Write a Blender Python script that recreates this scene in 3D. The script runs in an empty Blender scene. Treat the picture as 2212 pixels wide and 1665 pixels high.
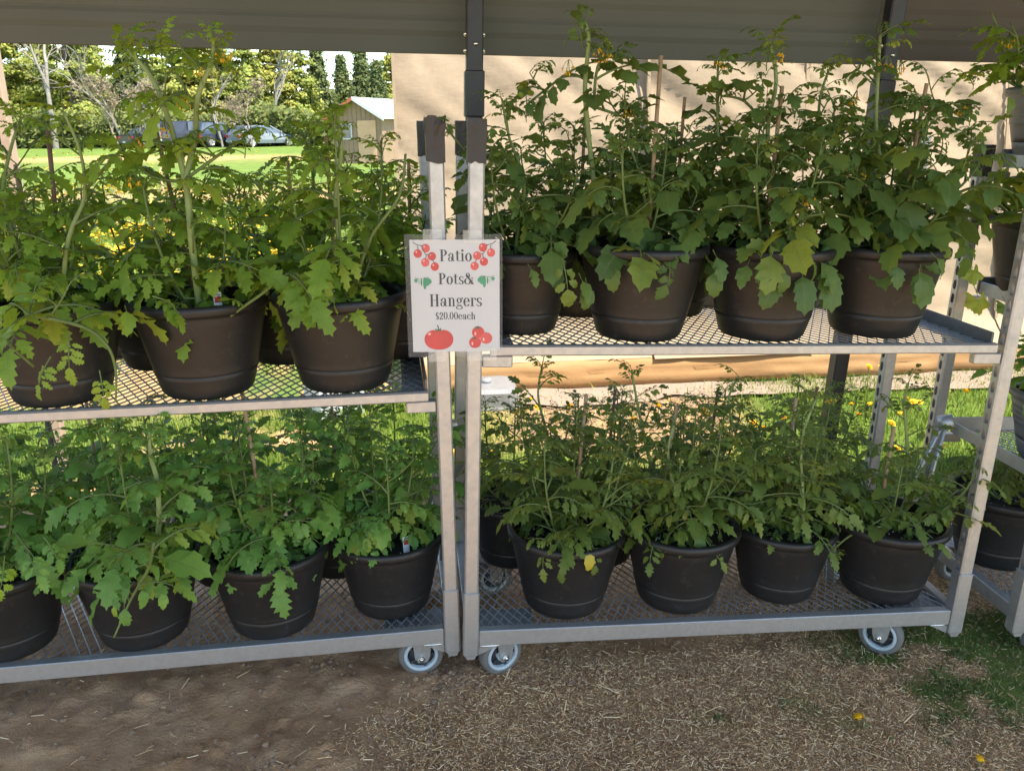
import bpy, math, random
import numpy as np
from mathutils import Vector, Matrix, Euler

# ------------------------------------------------------------------ camera, sky, sun, exposure
SC = bpy.context.scene
COL = SC.collection
CAM_H, PITCH, ROLL, FPX = 1.4362, 0.2948, 0.0091, 1825.9      # metres, radians, radians, focal length on a 2212 px wide frame
cam = bpy.data.cameras.new('camera')
cam.sensor_width = 36.0
cam.lens = FPX / 2212.0 * 36.0
cam.clip_start = 0.05
cam.clip_end = 2000.0
cam_ob = bpy.data.objects.new('camera', cam)
COL.objects.link(cam_ob)
cam_ob.location = (0, 0, CAM_H)
cam_ob.matrix_world = Matrix.Translation((0, 0, CAM_H)) @ Matrix.Rotation(math.pi/2 - PITCH, 4, 'X') @ Matrix.Rotation(-ROLL, 4, 'Z')
SC.camera = cam_ob

SUN_DIR = Vector((0.42, -0.31, 1.0)).normalized()             # towards the sun
EL = math.asin(SUN_DIR.z)
AZ = math.atan2(SUN_DIR.x, SUN_DIR.y)
world = bpy.data.worlds.new('World'); SC.world = world; world.use_nodes = True
nt = world.node_tree; nt.nodes.clear()
sky = nt.nodes.new('ShaderNodeTexSky'); sky.sky_type = 'NISHITA'; sky.sun_disc = False
sky.sun_elevation = EL; sky.sun_rotation = AZ; sky.dust_density = .4; sky.altitude = 600
bg = nt.nodes.new('ShaderNodeBackground'); bg.inputs[1].default_value = 0.15
wo = nt.nodes.new('ShaderNodeOutputWorld')
nt.links.new(sky.outputs[0], bg.inputs[0]); nt.links.new(bg.outputs[0], wo.inputs[0])
sun = bpy.data.lights.new('sun', 'SUN'); sun.energy = 3.8; sun.angle = math.radians(0.53); sun.color = (1.0, 0.95, 0.87)
sun_ob = bpy.data.objects.new('sun', sun); COL.objects.link(sun_ob)
sun_ob.rotation_euler = SUN_DIR.to_track_quat('Z', 'Y').to_euler()
sun_ob.location = (6, -6, 14)
vs = SC.view_settings
vs.view_transform = 'Standard'; vs.look = 'None'; vs.gamma = 1.0; vs.use_curve_mapping = False
vs.exposure = 1.78
vs.use_white_balance = True; vs.white_balance_temperature = 7300; vs.white_balance_tint = 6      # camera balanced for the shade
SC.cycles.max_bounces = 10; SC.cycles.diffuse_bounces = 5; SC.cycles.transparent_max_bounces = 12
SC.cycles.transmission_bounces = 6; SC.cycles.sample_clamp_indirect = 6.0

rnd = random.Random(11)
NR = np.random.RandomState(5)

# ------------------------------------------------------------------ helpers
def pix(u, v, Y):
    """a point of the place: where the sight line of photo position (u, v) (2212 px wide) meets depth Y"""
    a0, b0 = u - 1106.0, v - 832.5
    cr, sr = math.cos(ROLL), math.sin(ROLL)
    a, b = a0*cr - b0*sr, a0*sr + b0*cr
    cp, sp = math.cos(PITCH), math.sin(PITCH)
    d = Vector((a/FPX, cp - b/FPX*sp, -sp - b/FPX*cp))
    return Vector((0, 0, CAM_H)) + d*(Y/d.y)

def smooth(a, b, x):
    t = min(1, max(0, (x - a)/(b - a))); return t*t*(3 - 2*t)

def vnoise(x, y, seed=0):
    """value noise on numpy arrays, range 0..1"""
    x = np.asarray(x, float); y = np.asarray(y, float)
    xi = np.floor(x).astype(np.int64); yi = np.floor(y).astype(np.int64)
    xf = x - xi; yf = y - yi
    xf = xf*xf*(3 - 2*xf); yf = yf*yf*(3 - 2*yf)
    def h(i, j):
        n = (i*374761393 + j*668265263 + seed*1442695) & 0x7fffffff
        n = ((n ^ (n >> 13))*1274126177) & 0x7fffffff
        return ((n ^ (n >> 16)) & 0xffff)/65535.0
    a = h(xi, yi); b = h(xi + 1, yi); c = h(xi, yi + 1); d = h(xi + 1, yi + 1)
    return (a*(1 - xf) + b*xf)*(1 - yf) + (c*(1 - xf) + d*xf)*yf

def fbm(x, y, oct=4, seed=0):
    s = 0; a = .5; t = 0
    for o in range(oct):
        s = s + a*vnoise(x*2**o, y*2**o, seed + o); t += a; a *= .5
    return s/t

def npsm(a, b, x):
    t = np.clip((x - a)/(b - a), 0, 1); return t*t*(3 - 2*t)

def ground_z(x, y):
    x = np.asarray(x, float); y = np.asarray(y, float)
    z = -0.033*np.clip(x + 0.1, 0, 2.6)*(1 - npsm(3.2, 5.5, y))
    z = z - .025*(1 - npsm(3.2, 5.5, y))
    z = z + 0.0066*np.clip(y - 8, 0, 120)*npsm(8, 20, y)
    return z

class MB:
    """collects geometry for ONE mesh object"""
    def __init__(s): s.v = []; s.f = []; s.m = []; s.sm = []; s.uv = None
    def add(s, verts, faces, mi=0, smooth=False):
        o = len(s.v)
        s.v.extend([tuple(p) for p in verts])
        for f in faces:
            s.f.append(tuple(i + o for i in f)); s.m.append(mi); s.sm.append(smooth)
    def box(s, x0, y0, z0, x1, y1, z1, mi=0, M=None, ch=0.0):
        if ch > 0:
            c = ch
            ring = lambda z, i: [(x0+i+c, y0+i, z), (x1-i-c, y0+i, z), (x1-i, y0+i+c, z), (x1-i, y1-i-c, z), (x1-i-c, y1-i, z), (x0+i+c, y1-i, z), (x0+i, y1-i-c, z), (x0+i, y0+i+c, z)]
            v = ring(z0, c*.7) + ring(z0 + c*.7, 0) + ring(z1 - c*.7, 0) + ring(z1, c*.7)
            f = [tuple(range(7, -1, -1)), tuple(range(24, 32))]
            for k in range(3):
                for i in range(8):
                    j = (i + 1) % 8; f.append((k*8+i, k*8+j, k*8+8+j, k*8+8+i))
        else:
            v = [(x0,y0,z0),(x1,y0,z0),(x1,y1,z0),(x0,y1,z0),(x0,y0,z1),(x1,y0,z1),(x1,y1,z1),(x0,y1,z1)]
            f = [(3,2,1,0),(4,5,6,7),(0,1,5,4),(1,2,6,5),(2,3,7,6),(3,0,4,7)]
        if M is not None: v = [M @ Vector(p) for p in v]
        s.add(v, f, mi)
    def tube(s, pts, rad, n=8, mi=0, caps=True, smooth=True):
        pts = [Vector(p) for p in pts]
        if not hasattr(rad, '__len__'): rad = [rad]*len(pts)
        v = []; prev = None
        for i, p in enumerate(pts):
            t = (pts[min(i+1, len(pts)-1)] - pts[max(i-1, 0)])
            if t.length < 1e-9: t = Vector((0, 0, 1))
            t.normalize()
            if prev is None:
                a = t.cross(Vector((0.3, 0.9, 0.1)));
                if a.length < .1: a = t.cross(Vector((1, 0, 0)))
            else: a = prev - t*prev.dot(t)
            a.normalize(); prev = a; b = t.cross(a)
            for k in range(n):
                w = 2*math.pi*k/n
                v.append(p + (a*math.cos(w) + b*math.sin(w))*rad[i])
        f = []
        for i in range(len(pts) - 1):
            for k in range(n):
                l = (k + 1) % n
                f.append((i*n+k, i*n+l, (i+1)*n+l, (i+1)*n+k))
        if caps: f.append(tuple(range(n-1, -1, -1))); f.append(tuple(range((len(pts)-1)*n, len(pts)*n)))
        s.add(v, f, mi, smooth)
    def lathe(s, prof, n=32, mi=0, M=None, close=False, smooth=True):
        v = []
        for r, z in prof:
            for k in range(n):
                w = 2*math.pi*k/n; v.append(Vector((r*math.cos(w), r*math.sin(w), z)))
        if M is not None: v = [M @ p for p in v]
        f = []
        for i in range(len(prof) - 1):
            for k in range(n):
                l = (k + 1) % n; f.append((i*n+k, i*n+l, (i+1)*n+l, (i+1)*n+k))
        if close: f.append(tuple(range(n-1, -1, -1))); f.append(tuple(range((len(prof)-1)*n, len(prof)*n)))
        s.add(v, f, mi, smooth)
    def prism(s, poly, d0, d1, axis='y', mi=0, M=None):
        n = len(poly); v = []
        for d in (d0, d1):
            for (p, q) in poly:
                v.append((p, d, q) if axis == 'y' else ((d, p, q) if axis == 'x' else (p, q, d)))
        if M is not None: v = [M @ Vector(p) for p in v]
        f = [tuple(range(n)), tuple(range(2*n-1, n-1, -1))]
        for i in range(n):
            j = (i + 1) % n; f.append((i+n, j+n, j, i))
        s.add(v, f, mi)
    def mesh(s, name, mats):
        me = bpy.data.meshes.new(name)
        me.from_pydata(s.v, [], s.f)
        for m in (mats if isinstance(mats, (list, tuple)) else [mats]): me.materials.append(m)
        me.polygons.foreach_set('material_index', s.m)
        me.polygons.foreach_set('use_smooth', s.sm)
        if s.uv is not None:
            l = me.uv_layers.new(name='UVMap')
            idx = np.empty(len(me.loops), dtype=np.int32); me.loops.foreach_get('vertex_index', idx)
            l.data.foreach_set('uv', np.asarray(s.uv, dtype=np.float32)[idx].ravel())
        me.update()
        return me
    def build(s, name, mats, parent=None, loc=None):
        return link(name, s.mesh(name, mats), parent, loc)

def link(name, me, parent=None, loc=None):
    o = bpy.data.objects.new(name, me); COL.objects.link(o)
    if parent is not None: o.parent = parent
    if loc is not None: o.location = loc
    return o

def tag(o, label=None, cat=None, group=None, kind=None):
    if label: o['label'] = label
    if cat: o['category'] = cat
    if group: o['group'] = group
    if kind: o['kind'] = kind
    return o

def empty(name, M, label, cat, group=None):
    o = bpy.data.objects.new(name, None); COL.objects.link(o)
    o.empty_display_size = 0.05
    o.matrix_world = M if isinstance(M, Matrix) else Matrix.Translation(M)
    return tag(o, label, cat, group)

def mesh_np(name, V, F, mat, smooth=False, attr=None):
    """V (n,3) floats, F (m,k) ints with constant k"""
    me = bpy.data.meshes.new(name)
    V = np.asarray(V, dtype=np.float32); F = np.asarray(F, dtype=np.int32); k = F.shape[1]
    me.vertices.add(len(V)); me.vertices.foreach_set('co', V.ravel())
    me.loops.add(F.size); me.loops.foreach_set('vertex_index', F.ravel())
    me.polygons.add(len(F))
    me.polygons.foreach_set('loop_start', np.arange(0, F.size, k, dtype=np.int32))
    me.polygons.foreach_set('loop_total', np.full(len(F), k, dtype=np.int32))
    me.materials.append(mat)
    if smooth: me.polygons.foreach_set('use_smooth', np.ones(len(F), dtype=bool))
    if attr is not None:
        a = me.color_attributes.new('tone', 'FLOAT_COLOR', 'POINT')
        c = np.ones((len(V), 4), dtype=np.float32); c[:, :attr.shape[1]] = attr
        a.data.foreach_set('color', c.ravel())
    me.update(); me.validate()
    return me

# ------------------------------------------------------------------ materials
def new_mat(name):
    m = bpy.data.materials.new(name); m.use_nodes = True
    n = m.node_tree; b = n.nodes['Principled BSDF']
    return m, n, b

def ramp(n, fac, stops):
    r = n.nodes.new('ShaderNodeValToRGB'); e = r.color_ramp.elements
    while len(e) < len(stops): e.new(0.5)
    for i, (p, c) in enumerate(stops):
        e[i].position = p; e[i].color = (*c, 1) if len(c) == 3 else c
    n.links.new(fac, r.inputs[0]); return r

def noise_node(n, scale, detail=4, rough=.55, coord='Object', vec=None):
    t = n.nodes.new('ShaderNodeTexNoise'); t.inputs['Scale'].default_value = scale
    t.inputs['Detail'].default_value = detail; t.inputs['Roughness'].default_value = rough
    if vec is None:
        c = n.nodes.new('ShaderNodeTexCoord'); vec = c.outputs[coord]
    n.links.new(vec, t.inputs['Vector']); return t

def bump(n, b, h, strength=.3, dist=.01):
    k = n.nodes.new('ShaderNodeBump'); k.inputs['Strength'].default_value = strength; k.inputs['Distance'].default_value = dist
    n.links.new(h, k.inputs['Height']); n.links.new(k.outputs[0], b.inputs['Normal']); return k

def mat(name, c1, c2=None, scale=20, rough=.6, metal=0.0, bump_s=0.0, bump_d=.002, bump_scale=None, spec=.5, detail=5):
    m, n, b = new_mat(name)
    b.inputs['Roughness'].default_value = rough; b.inputs['Metallic'].default_value = metal
    b.inputs['Specular IOR Level'].default_value = spec
    if c2 is None: c2 = tuple(x*.82 for x in c1)
    t = noise_node(n, scale, detail)
    r = ramp(n, t.outputs['Fac'], [(.3, c2), (.7, c1)])
    n.links.new(r.outputs[0], b.inputs['Base Color'])
    if bump_s > 0:
        t2 = noise_node(n, bump_scale or scale*3, 3)
        bump(n, b, t2.outputs['Fac'], bump_s, bump_d)
    return m

def leaf_mat(name, stops, trans=.42, rough=.5, tcol=(.30, .42, .04), gain=1.75):
    """stops: ramp of greens picked by the leaf's own random number"""
    m, n, b = new_mat(name)
    oi = n.nodes.new('ShaderNodeObjectInfo')
    stops = [(q, tuple(min(.55, v*gain) for v in c)) for q, c in stops]
    r = ramp(n, oi.outputs['Random'], stops)
    t = noise_node(n, 60, 3)
    mx = n.nodes.new('ShaderNodeMix'); mx.data_type = 'RGBA'; mx.blend_type = 'MULTIPLY'; mx.inputs['Factor'].default_value = .55
    r2 = ramp(n, t.outputs['Fac'], [(.3, (.62, .66, .6)), (.7, (1.15, 1.12, 1.1))])
    n.links.new(r.outputs[0], mx.inputs['A']); n.links.new(r2.outputs[0], mx.inputs['B'])
    uvn = n.nodes.new('ShaderNodeUVMap')
    sep = n.nodes.new('ShaderNodeSeparateXYZ'); n.links.new(uvn.outputs[0], sep.inputs[0])
    # pale midrib and side veins from the leaflet's own coordinates (x: -1..1 across, y: along)
    ab = n.nodes.new('ShaderNodeMath'); ab.operation = 'ABSOLUTE'; n.links.new(sep.outputs[0], ab.inputs[0])
    ve = n.nodes.new('ShaderNodeMath'); ve.operation = 'MULTIPLY_ADD'; ve.inputs[1].default_value = -.55
    n.links.new(ab.outputs[0], ve.inputs[0]); n.links.new(sep.outputs[1], ve.inputs[2])
    wv = n.nodes.new('ShaderNodeMath'); wv.operation = 'MULTIPLY'; wv.inputs[1].default_value = 38.0; n.links.new(ve.outputs[0], wv.inputs[0])
    sn = n.nodes.new('ShaderNodeMath'); sn.operation = 'SINE'; n.links.new(wv.outputs[0], sn.inputs[0])
    v1 = ramp(n, sn.outputs[0], [(.86, (0, 0, 0)), (.99, (1, 1, 1))])
    v2 = ramp(n, ab.outputs[0], [(.04, (1, 1, 1)), (.12, (0, 0, 0))])
    mxv = n.nodes.new('ShaderNodeMath'); mxv.operation = 'MULTIPLY_ADD'; mxv.inputs[1].default_value = .5
    n.links.new(v1.outputs[0], mxv.inputs[0]); n.links.new(v2.outputs[0], mxv.inputs[2])
    fac = n.nodes.new('ShaderNodeMath'); fac.operation = 'MULTIPLY'; fac.inputs[1].default_value = .38; n.links.new(mxv.outputs[0], fac.inputs[0])
    mv = n.nodes.new('ShaderNodeMix'); mv.data_type = 'RGBA'; mv.inputs['B'].default_value = (.17, .24, .09, 1)
    n.links.new(fac.outputs[0], mv.inputs['Factor']); n.links.new(mx.outputs['Result'], mv.inputs['A'])
    n.links.new(mv.outputs['Result'], b.inputs['Base Color'])
    b.inputs['Roughness'].default_value = rough; b.inputs['Specular IOR Level'].default_value = .35
    bump(n, b, mxv.outputs[0], .25, .002)
    tr = n.nodes.new('ShaderNodeBsdfTranslucent')
    mt = n.nodes.new('ShaderNodeMix'); mt.data_type = 'RGBA'; mt.blend_type = 'MULTIPLY'; mt.inputs['Factor'].default_value = 1
    sc = n.nodes.new('ShaderNodeMix'); sc.data_type = 'RGBA'; sc.inputs['Factor'].default_value = .35
    n.links.new(mv.outputs['Result'], sc.inputs['A']); sc.inputs['B'].default_value = (*tcol, 1)
    n.links.new(sc.outputs['Result'], tr.inputs['Color'])
    ms = n.nodes.new('ShaderNodeMixShader'); ms.inputs[0].default_value = trans
    n.links.new(b.outputs[0], ms.inputs[1]); n.links.new(tr.outputs[0], ms.inputs[2])
    n.links.new(ms.outputs[0], n.nodes['Material Output'].inputs['Surface'])
    n.nodes.remove(mt)
    return m

def tone_mat(name, rough=.8, spec=.2, trans=0.0):
    """colour comes from the pieces' own 'tone' colours (each blade, straw or needle its own)"""
    m, n, b = new_mat(name)
    a = n.nodes.new('ShaderNodeAttribute'); a.attribute_name = 'tone'
    n.links.new(a.outputs['Color'], b.inputs['Base Color'])
    b.inputs['Roughness'].default_value = rough; b.inputs['Specular IOR Level'].default_value = spec
    if trans > 0:
        tr = n.nodes.new('ShaderNodeBsdfTranslucent'); n.links.new(a.outputs['Color'], tr.inputs['Color'])
        ms = n.nodes.new('ShaderNodeMixShader'); ms.inputs[0].default_value = trans
        n.links.new(b.outputs[0], ms.inputs[1]); n.links.new(tr.outputs[0], ms.inputs[2])
        n.links.new(ms.outputs[0], n.nodes['Material Output'].inputs['Surface'])
    return m

def galv_mat(name, c=(.40, .42, .45), rough=.42, metal=.75):
    m, n, b = new_mat(name)
    t = noise_node(n, 28, 6, .65); v = n.nodes.new('ShaderNodeTexVoronoi'); v.inputs['Scale'].default_value = 95
    tc = n.nodes.new('ShaderNodeTexCoord'); n.links.new(tc.outputs['Object'], v.inputs['Vector'])
    r = ramp(n, t.outputs['Fac'], [(.25, tuple(x*.86 for x in c)), (.5, c), (.8, tuple(min(1, x*1.07) for x in c))])
    mx = n.nodes.new('ShaderNodeMix'); mx.data_type = 'RGBA'; mx.blend_type = 'MULTIPLY'; mx.inputs['Factor'].default_value = .10
    n.links.new(r.outputs[0], mx.inputs['A']); n.links.new(v.outputs['Color'], mx.inputs['B'])
    hs = n.nodes.new('ShaderNodeHueSaturation'); hs.inputs['Saturation'].default_value = .15
    n.links.new(mx.outputs['Result'], hs.inputs['Color']); n.links.new(hs.outputs[0], b.inputs['Base Color'])
    rr = ramp(n, t.outputs['Fac'], [(.2, (rough+.18,)*3), (.8, (rough-.06,)*3)]); n.links.new(rr.outputs[0], b.inputs['Roughness'])
    b.inputs['Metallic'].default_value = metal
    t2 = noise_node(n, 160, 2); bump(n, b, t2.outputs['Fac'], .08, .001)
    return m

M_GALV = galv_mat('galvanised_steel')
M_GALV_D = galv_mat('weathered_steel', (.36, .37, .38), .5, .7)
M_FLANGE_SHADE = galv_mat('shade_dark_flange_steel', (.16, .155, .15), .6, .4)  # same steel, darkened so the unlit flange faces carry their shade as colour
M_MESH = galv_mat('expanded_metal', (.42, .43, .45), .45, .7)
M_TAPE = mat('dark_tape', (.020, .013, .012), (.012, .009, .008), 30, .45, bump_s=.3, bump_scale=60)
M_RUBBER = mat('grey_rubber', (.17, .165, .16), (.11, .10, .095), 14, .8)
M_RIM = mat('pale_blue_rim', (.44, .50, .53), (.36, .42, .46), 12, .45)
M_HUB = mat('dark_hub', (.05, .055, .06), (.03, .03, .035), 12, .5)
M_BOLT = galv_mat('bright_bolt', (.75, .76, .78), .2, 1.0)
M_BLACKPOST = mat('black_powder_coat', (.018, .019, .022), (.012, .012, .014), 25, .45, bump_s=.1, bump_scale=300)
M_SOIL = mat('potting_soil', (.030, .021, .016), (.010, .007, .006), 90, .95, bump_s=.9, bump_d=.01, bump_scale=120)
M_STAKE = mat('wooden_dowel', (.40, .27, .16), (.30, .19, .11), 40, .7)
M_STAKE_D = mat('weathered_dowel', (.22, .13, .09), (.14, .08, .06), 40, .75)
M_TAGW = mat('white_plastic_tag', (.75, .76, .78), (.68, .69, .71), 20, .4)
M_TAGR = mat('tag_red_print', (.55, .06, .05), (.4, .03, .03), 30, .4)
M_TAGK = mat('tag_grey_print', (.25, .25, .27), (.18, .18, .2), 30, .4)

def pot_mat():
    m, n, b = new_mat('black_plastic_pot')
    t = noise_node(n, 6, 4); t2 = noise_node(n, 55, 6, .7)
    r = ramp(n, t.outputs['Fac'], [(.3, (.010, .010, .011)), (.7, (.017, .0165, .0165))])
    oi = n.nodes.new('ShaderNodeObjectInfo'); t2.noise_dimensions = '4D'; mu = n.nodes.new('ShaderNodeMath'); mu.operation = 'MULTIPLY'; mu.inputs[1].default_value = 30; n.links.new(oi.outputs['Random'], mu.inputs[0]); n.links.new(mu.outputs[0], t2.inputs['W'])
    dust = ramp(n, t2.outputs['Fac'], [(.56, (0, 0, 0)), (.80, (1, 1, 1))])
    mx = n.nodes.new('ShaderNodeMix'); mx.data_type = 'RGBA'; mx.inputs['B'].default_value = (.075, .066, .055, 1)
    k = n.nodes.new('ShaderNodeMath'); k.operation = 'MULTIPLY'; k.inputs[1].default_value = .7
    n.links.new(dust.outputs[0], k.inputs[0]); n.links.new(k.outputs[0], mx.inputs['Factor']); n.links.new(r.outputs[0], mx.inputs['A'])
    n.links.new(mx.outputs['Result'], b.inputs['Base Color'])
    b.inputs['Roughness'].default_value = .46; b.inputs['Specular IOR Level'].default_value = .4
    t3 = noise_node(n, 400, 2); bump(n, b, t3.outputs['Fac'], .08, .001)
    return m
M_POT = pot_mat()
M_POTB = mat('blue_grey_plastic_pot', (.13, .14, .155), (.10, .108, .12), 8, .42)

M_LEAF = {
 'A': leaf_mat('tomato_leaf_bright', [(0, (.080, .140, .018)), (.45, (.110, .180, .024)), (.85, (.150, .225, .030)), (.97, (.17, .22, .03)), (1, (.22, .23, .035))], .48, tcol=(.45, .56, .03), gain=2.0),
 'B': leaf_mat('tomato_leaf_broad', [(0, (.050, .092, .026)), (.5, (.068, .118, .032)), (.9, (.092, .145, .034)), (1, (.17, .20, .035))], .42, tcol=(.38, .48, .03)),
 'C': leaf_mat('tomato_leaf_fine', [(0, (.055, .090, .018)), (.5, (.080, .120, .024)), (.92, (.112, .150, .030)), (.985, (.13, .16, .032)), (1, (.16, .17, .035))], .44, tcol=(.38, .46, .03)),
 'G': leaf_mat('lobed_leaf', [(0, (.09, .14, .022)), (.5, (.13, .18, .025)), (.85, (.22, .24, .03)), (1, (.34, .32, .035))], .48),
 'D': leaf_mat('tomato_leaf_deep', [(0, (.058, .132, .028)), (.5, (.085, .172, .038)), (.9, (.120, .205, .040)), (1, (.16, .20, .035))], .44, tcol=(.40, .54, .03), gain=1.95),
}
M_STEM_T = mat('thick_stem', (.22, .28, .10), (.17, .22, .08), 25, .6, spec=.3)
M_STEM = mat('tomato_stem', (.13, .18, .055), (.095, .135, .042), 25, .6, spec=.3)
M_STEM_P = mat('purplish_stem', (.10, .085, .06), (.07, .06, .04), 25, .6, spec=.3)
M_FLOWER = mat('tomato_flower', (.72, .46, .03), (.6, .34, .02), 60, .6)
M_GRASS = tone_mat('grass_blade', .6, .3, .35)
M_STRAW = tone_mat('straw', .75, .25)
M_CLOD = mat('dirt_clod', (.34, .22, .14), (.22, .14, .088), 40, .95, bump_s=.8, bump_d=.01, bump_scale=60)
M_DAND = mat('dandelion_yellow', (.80, .50, .015), (.72, .38, .01), 80, .7)
M_DSTEM = mat('dandelion_stem', (.16, .20, .06), (.12, .15, .05), 40, .6)

# ------------------------------------------------------------------ ground
def zones(x, y):
    """bare dirt, dry straw, green grass amounts 0..1 at a spot"""
    x = np.asarray(x, float); y = np.asarray(y, float)
    n1 = fbm(x*1.7 + 3, y*1.7 + 9, 4, 3); n2 = fbm(x*3.1 + 7, y*3.1, 4, 17); n3 = fbm(x*.6, y*.6, 3, 29)
    front = 1 - npsm(2.9, 3.3, y)
    edge = -.42 + npsm(1.75, 2.3, y)*.55 + (n1 - .5)*.9
    dirt = front*(1 - npsm(-.12, .30, x - edge))
    under = npsm(2.05, 2.2, y)*front
    dirt = np.maximum(dirt, under*(1 - npsm(.45, .95, x + (n1 - .5)*.8))*.85)
    gr_front = front*(npsm(.62, 1.15, x - (y - 1.95)*.3 + (n2 - .5)*.7)*(1 - npsm(.10, .26, np.abs(y - 2.10 - .12*(x - 1)) - .07 + (n2 - .5)*.25)))
    gr_front = gr_front*npsm(.27, .47, fbm(x*6 + 1, y*6, 3, 37)); gr_front = np.maximum(gr_front, front*npsm(.60, .68, n2)*npsm(.2, .9, x)*.8)
    back = 1 - front
    mid = back*(1 - npsm(4.6, 6.0, y))
    strawb = mid*npsm(-.35, .15, x)*(1 - npsm(.95, 1.35, x - (y - 3.6)*.1))*npsm(.28, .5, n1 + .16)*npsm(3.55, 3.95, y + (n2 - .5)*.5)
    dirtb = mid*(1 - npsm(-.75, -.5, x))*npsm(.56, .68, n2)
    dirt = np.maximum(dirt, dirtb)
    track = npsm(17, 18.5, y)*(1 - npsm(20, 22.5, y)) + npsm(36, 37.5, y)*(1 - npsm(42, 44, y))*.8
    dirt = np.maximum(dirt, track*npsm(.35, .6, n3 + .2)*.8)
    near_left = npsm(4.0, 4.6, y)*(1 - npsm(6.5, 8.5, y))*(1 - npsm(-1.0, -.4, x))
    dirt = np.maximum(dirt, near_left*npsm(.52, .64, n1)*.8)
    grass = np.clip(np.maximum(gr_front, back*1.0) - dirt - strawb*.9, 0, 1)
    straw = np.clip(np.maximum(front*1.0, strawb) - dirt - grass*.9, 0, 1)
    return dirt, straw, grass

def build_ground():
    def axis(lo, hi, step, far_lo, far_hi):
        a = list(np.arange(lo, hi, step)); s = step; p = a[-1]
        while p < far_hi: s *= 1.16; p += s; a.append(p)
        s = step; p = lo; b = []
        while p > far_lo: s *= 1.22; p -= s; b.append(p)
        return np.array(b[::-1] + a)
    xs = axis(-1.75, 2.0, .014, -500, 500); ys = axis(1.5, 3.3, .014, -60, 900)
    X, Y = np.meshgrid(xs, ys)
    d, s, g = zones(X, Y)
    Z = ground_z(X, Y)
    near = (1 - npsm(3.4, 4.5, Y))*npsm(1.0, 1.4, Y)*(1 - npsm(2.0, 3.0, np.abs(X)))
    lum = fbm(X*5 + 1, Y*5, 4, 41) - .5
    fine = fbm(X*17, Y*17 + 4, 3, 51) - .5
    ridge = np.clip(fbm(X*15 + 5, Y*15, 4, 61) - .57, 0, 1)
    Z = Z + near*(d*(lum*.050 + ridge*.05 + fine*.016 + np.clip(fbm(X*42, Y*42 + 2, 3, 81) - .55, 0, 1)*.05*npsm(.45, .6, fbm(X*4 + 2, Y*4, 3, 91))) + (1 - d)*(lum*.02 + fine*.016))
    Z = Z + (1 - near)*(fbm(X*.5, Y*.5, 3, 71) - .5)*.06*npsm(4, 8, Y)
    V = np.stack([X.ravel(), Y.ravel(), Z.ravel()], 1)
    nx, ny = len(xs), len(ys)
    i = np.arange(ny - 1)[:, None]*nx + np.arange(nx - 1)[None, :]
    F = np.stack([i, i + 1, i + 1 + nx, i + nx], -1).reshape(-1, 4)
    m, n, b = new_mat('soil_and_turf')
    at = n.nodes.new('ShaderNodeAttribute'); at.attribute_name = 'tone'
    sp = n.nodes.new('ShaderNodeSeparateColor'); n.links.new(at.outputs['Color'], sp.inputs[0])
    tn = noise_node(n, 9, 8, .65); tf = noise_node(n, 90, 6, .7); tg = noise_node(n, 2.2, 5)
    cd = ramp(n, tn.outputs['Fac'], [(.25, (.34, .180, .092)), (.5, (.50, .288, .158)), (.75, (.62, .395, .235))])
    cs = ramp(n, tf.outputs['Fac'], [(.3, (.27, .150, .078)), (.5, (.50, .305, .165)), (.75, (.76, .52, .30))])
    cg = ramp(n, tg.outputs['Fac'], [(.3, (.085, .13, .028)), (.6, (.13, .20, .038)), (.8, (.22, .23, .07))])
    def mixc(f, A, B):
        k = n.nodes.new('ShaderNodeMix'); k.data_type = 'RGBA'
        n.links.new(f, k.inputs['Factor']); n.links.new(A, k.inputs['A']); n.links.new(B, k.inputs['B']); return k.outputs['Result']
    c = mixc(sp.outputs[1], cd.outputs[0], cs.outputs[0]); c = mixc(sp.outputs[2], c, cg.outputs[0])
    n.links.new(c, b.inputs['Base Color']); b.inputs['Roughness'].default_value = .95; b.inputs['Specular IOR Level'].default_value = .15
    ad = n.nodes.new('ShaderNodeMath'); ad.operation = 'ADD'; n.links.new(tf.outputs['Fac'], ad.inputs[0]); n.links.new(tn.outputs['Fac'], ad.inputs[1])
    bump(n, b, ad.outputs[0], .9, .016)
    me = mesh_np('ground', V, F, m, True, np.stack([d.ravel(), s.ravel(), g.ravel()], 1))
    o = link('ground', me); tag(o, kind='structure', label='brown dirt and straw-strewn lawn running back to a green field')
    return V, nx, ny, xs, ys
GV, GNX, GNY, GXS, GYS = build_ground()
GZ = GV[:, 2].reshape(GNY, GNX)
def surf_z(x, y):
    """height of the ground sheet itself, bilinear"""
    x = np.asarray(x, float); y = np.asarray(y, float)
    i = np.clip(np.searchsorted(GXS, x) - 1, 0, GNX - 2); j = np.clip(np.searchsorted(GYS, y) - 1, 0, GNY - 2)
    fx = np.clip((x - GXS[i])/(GXS[i+1] - GXS[i]), 0, 1); fy = np.clip((y - GYS[j])/(GYS[j+1] - GYS[j]), 0, 1)
    return (GZ[j, i]*(1-fx) + GZ[j, i+1]*fx)*(1-fy) + (GZ[j+1, i]*(1-fx) + GZ[j+1, i+1]*fx)*fy

def scatter(n, x0, x1, y0, y1, which, gamma=1.0):
    x = NR.uniform(x0, x1, n); y = NR.uniform(y0, y1, n)
    w = zones(x, y)[which]
    k = NR.uniform(0, 1, n) < w**gamma
    return x[k], y[k]

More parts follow.
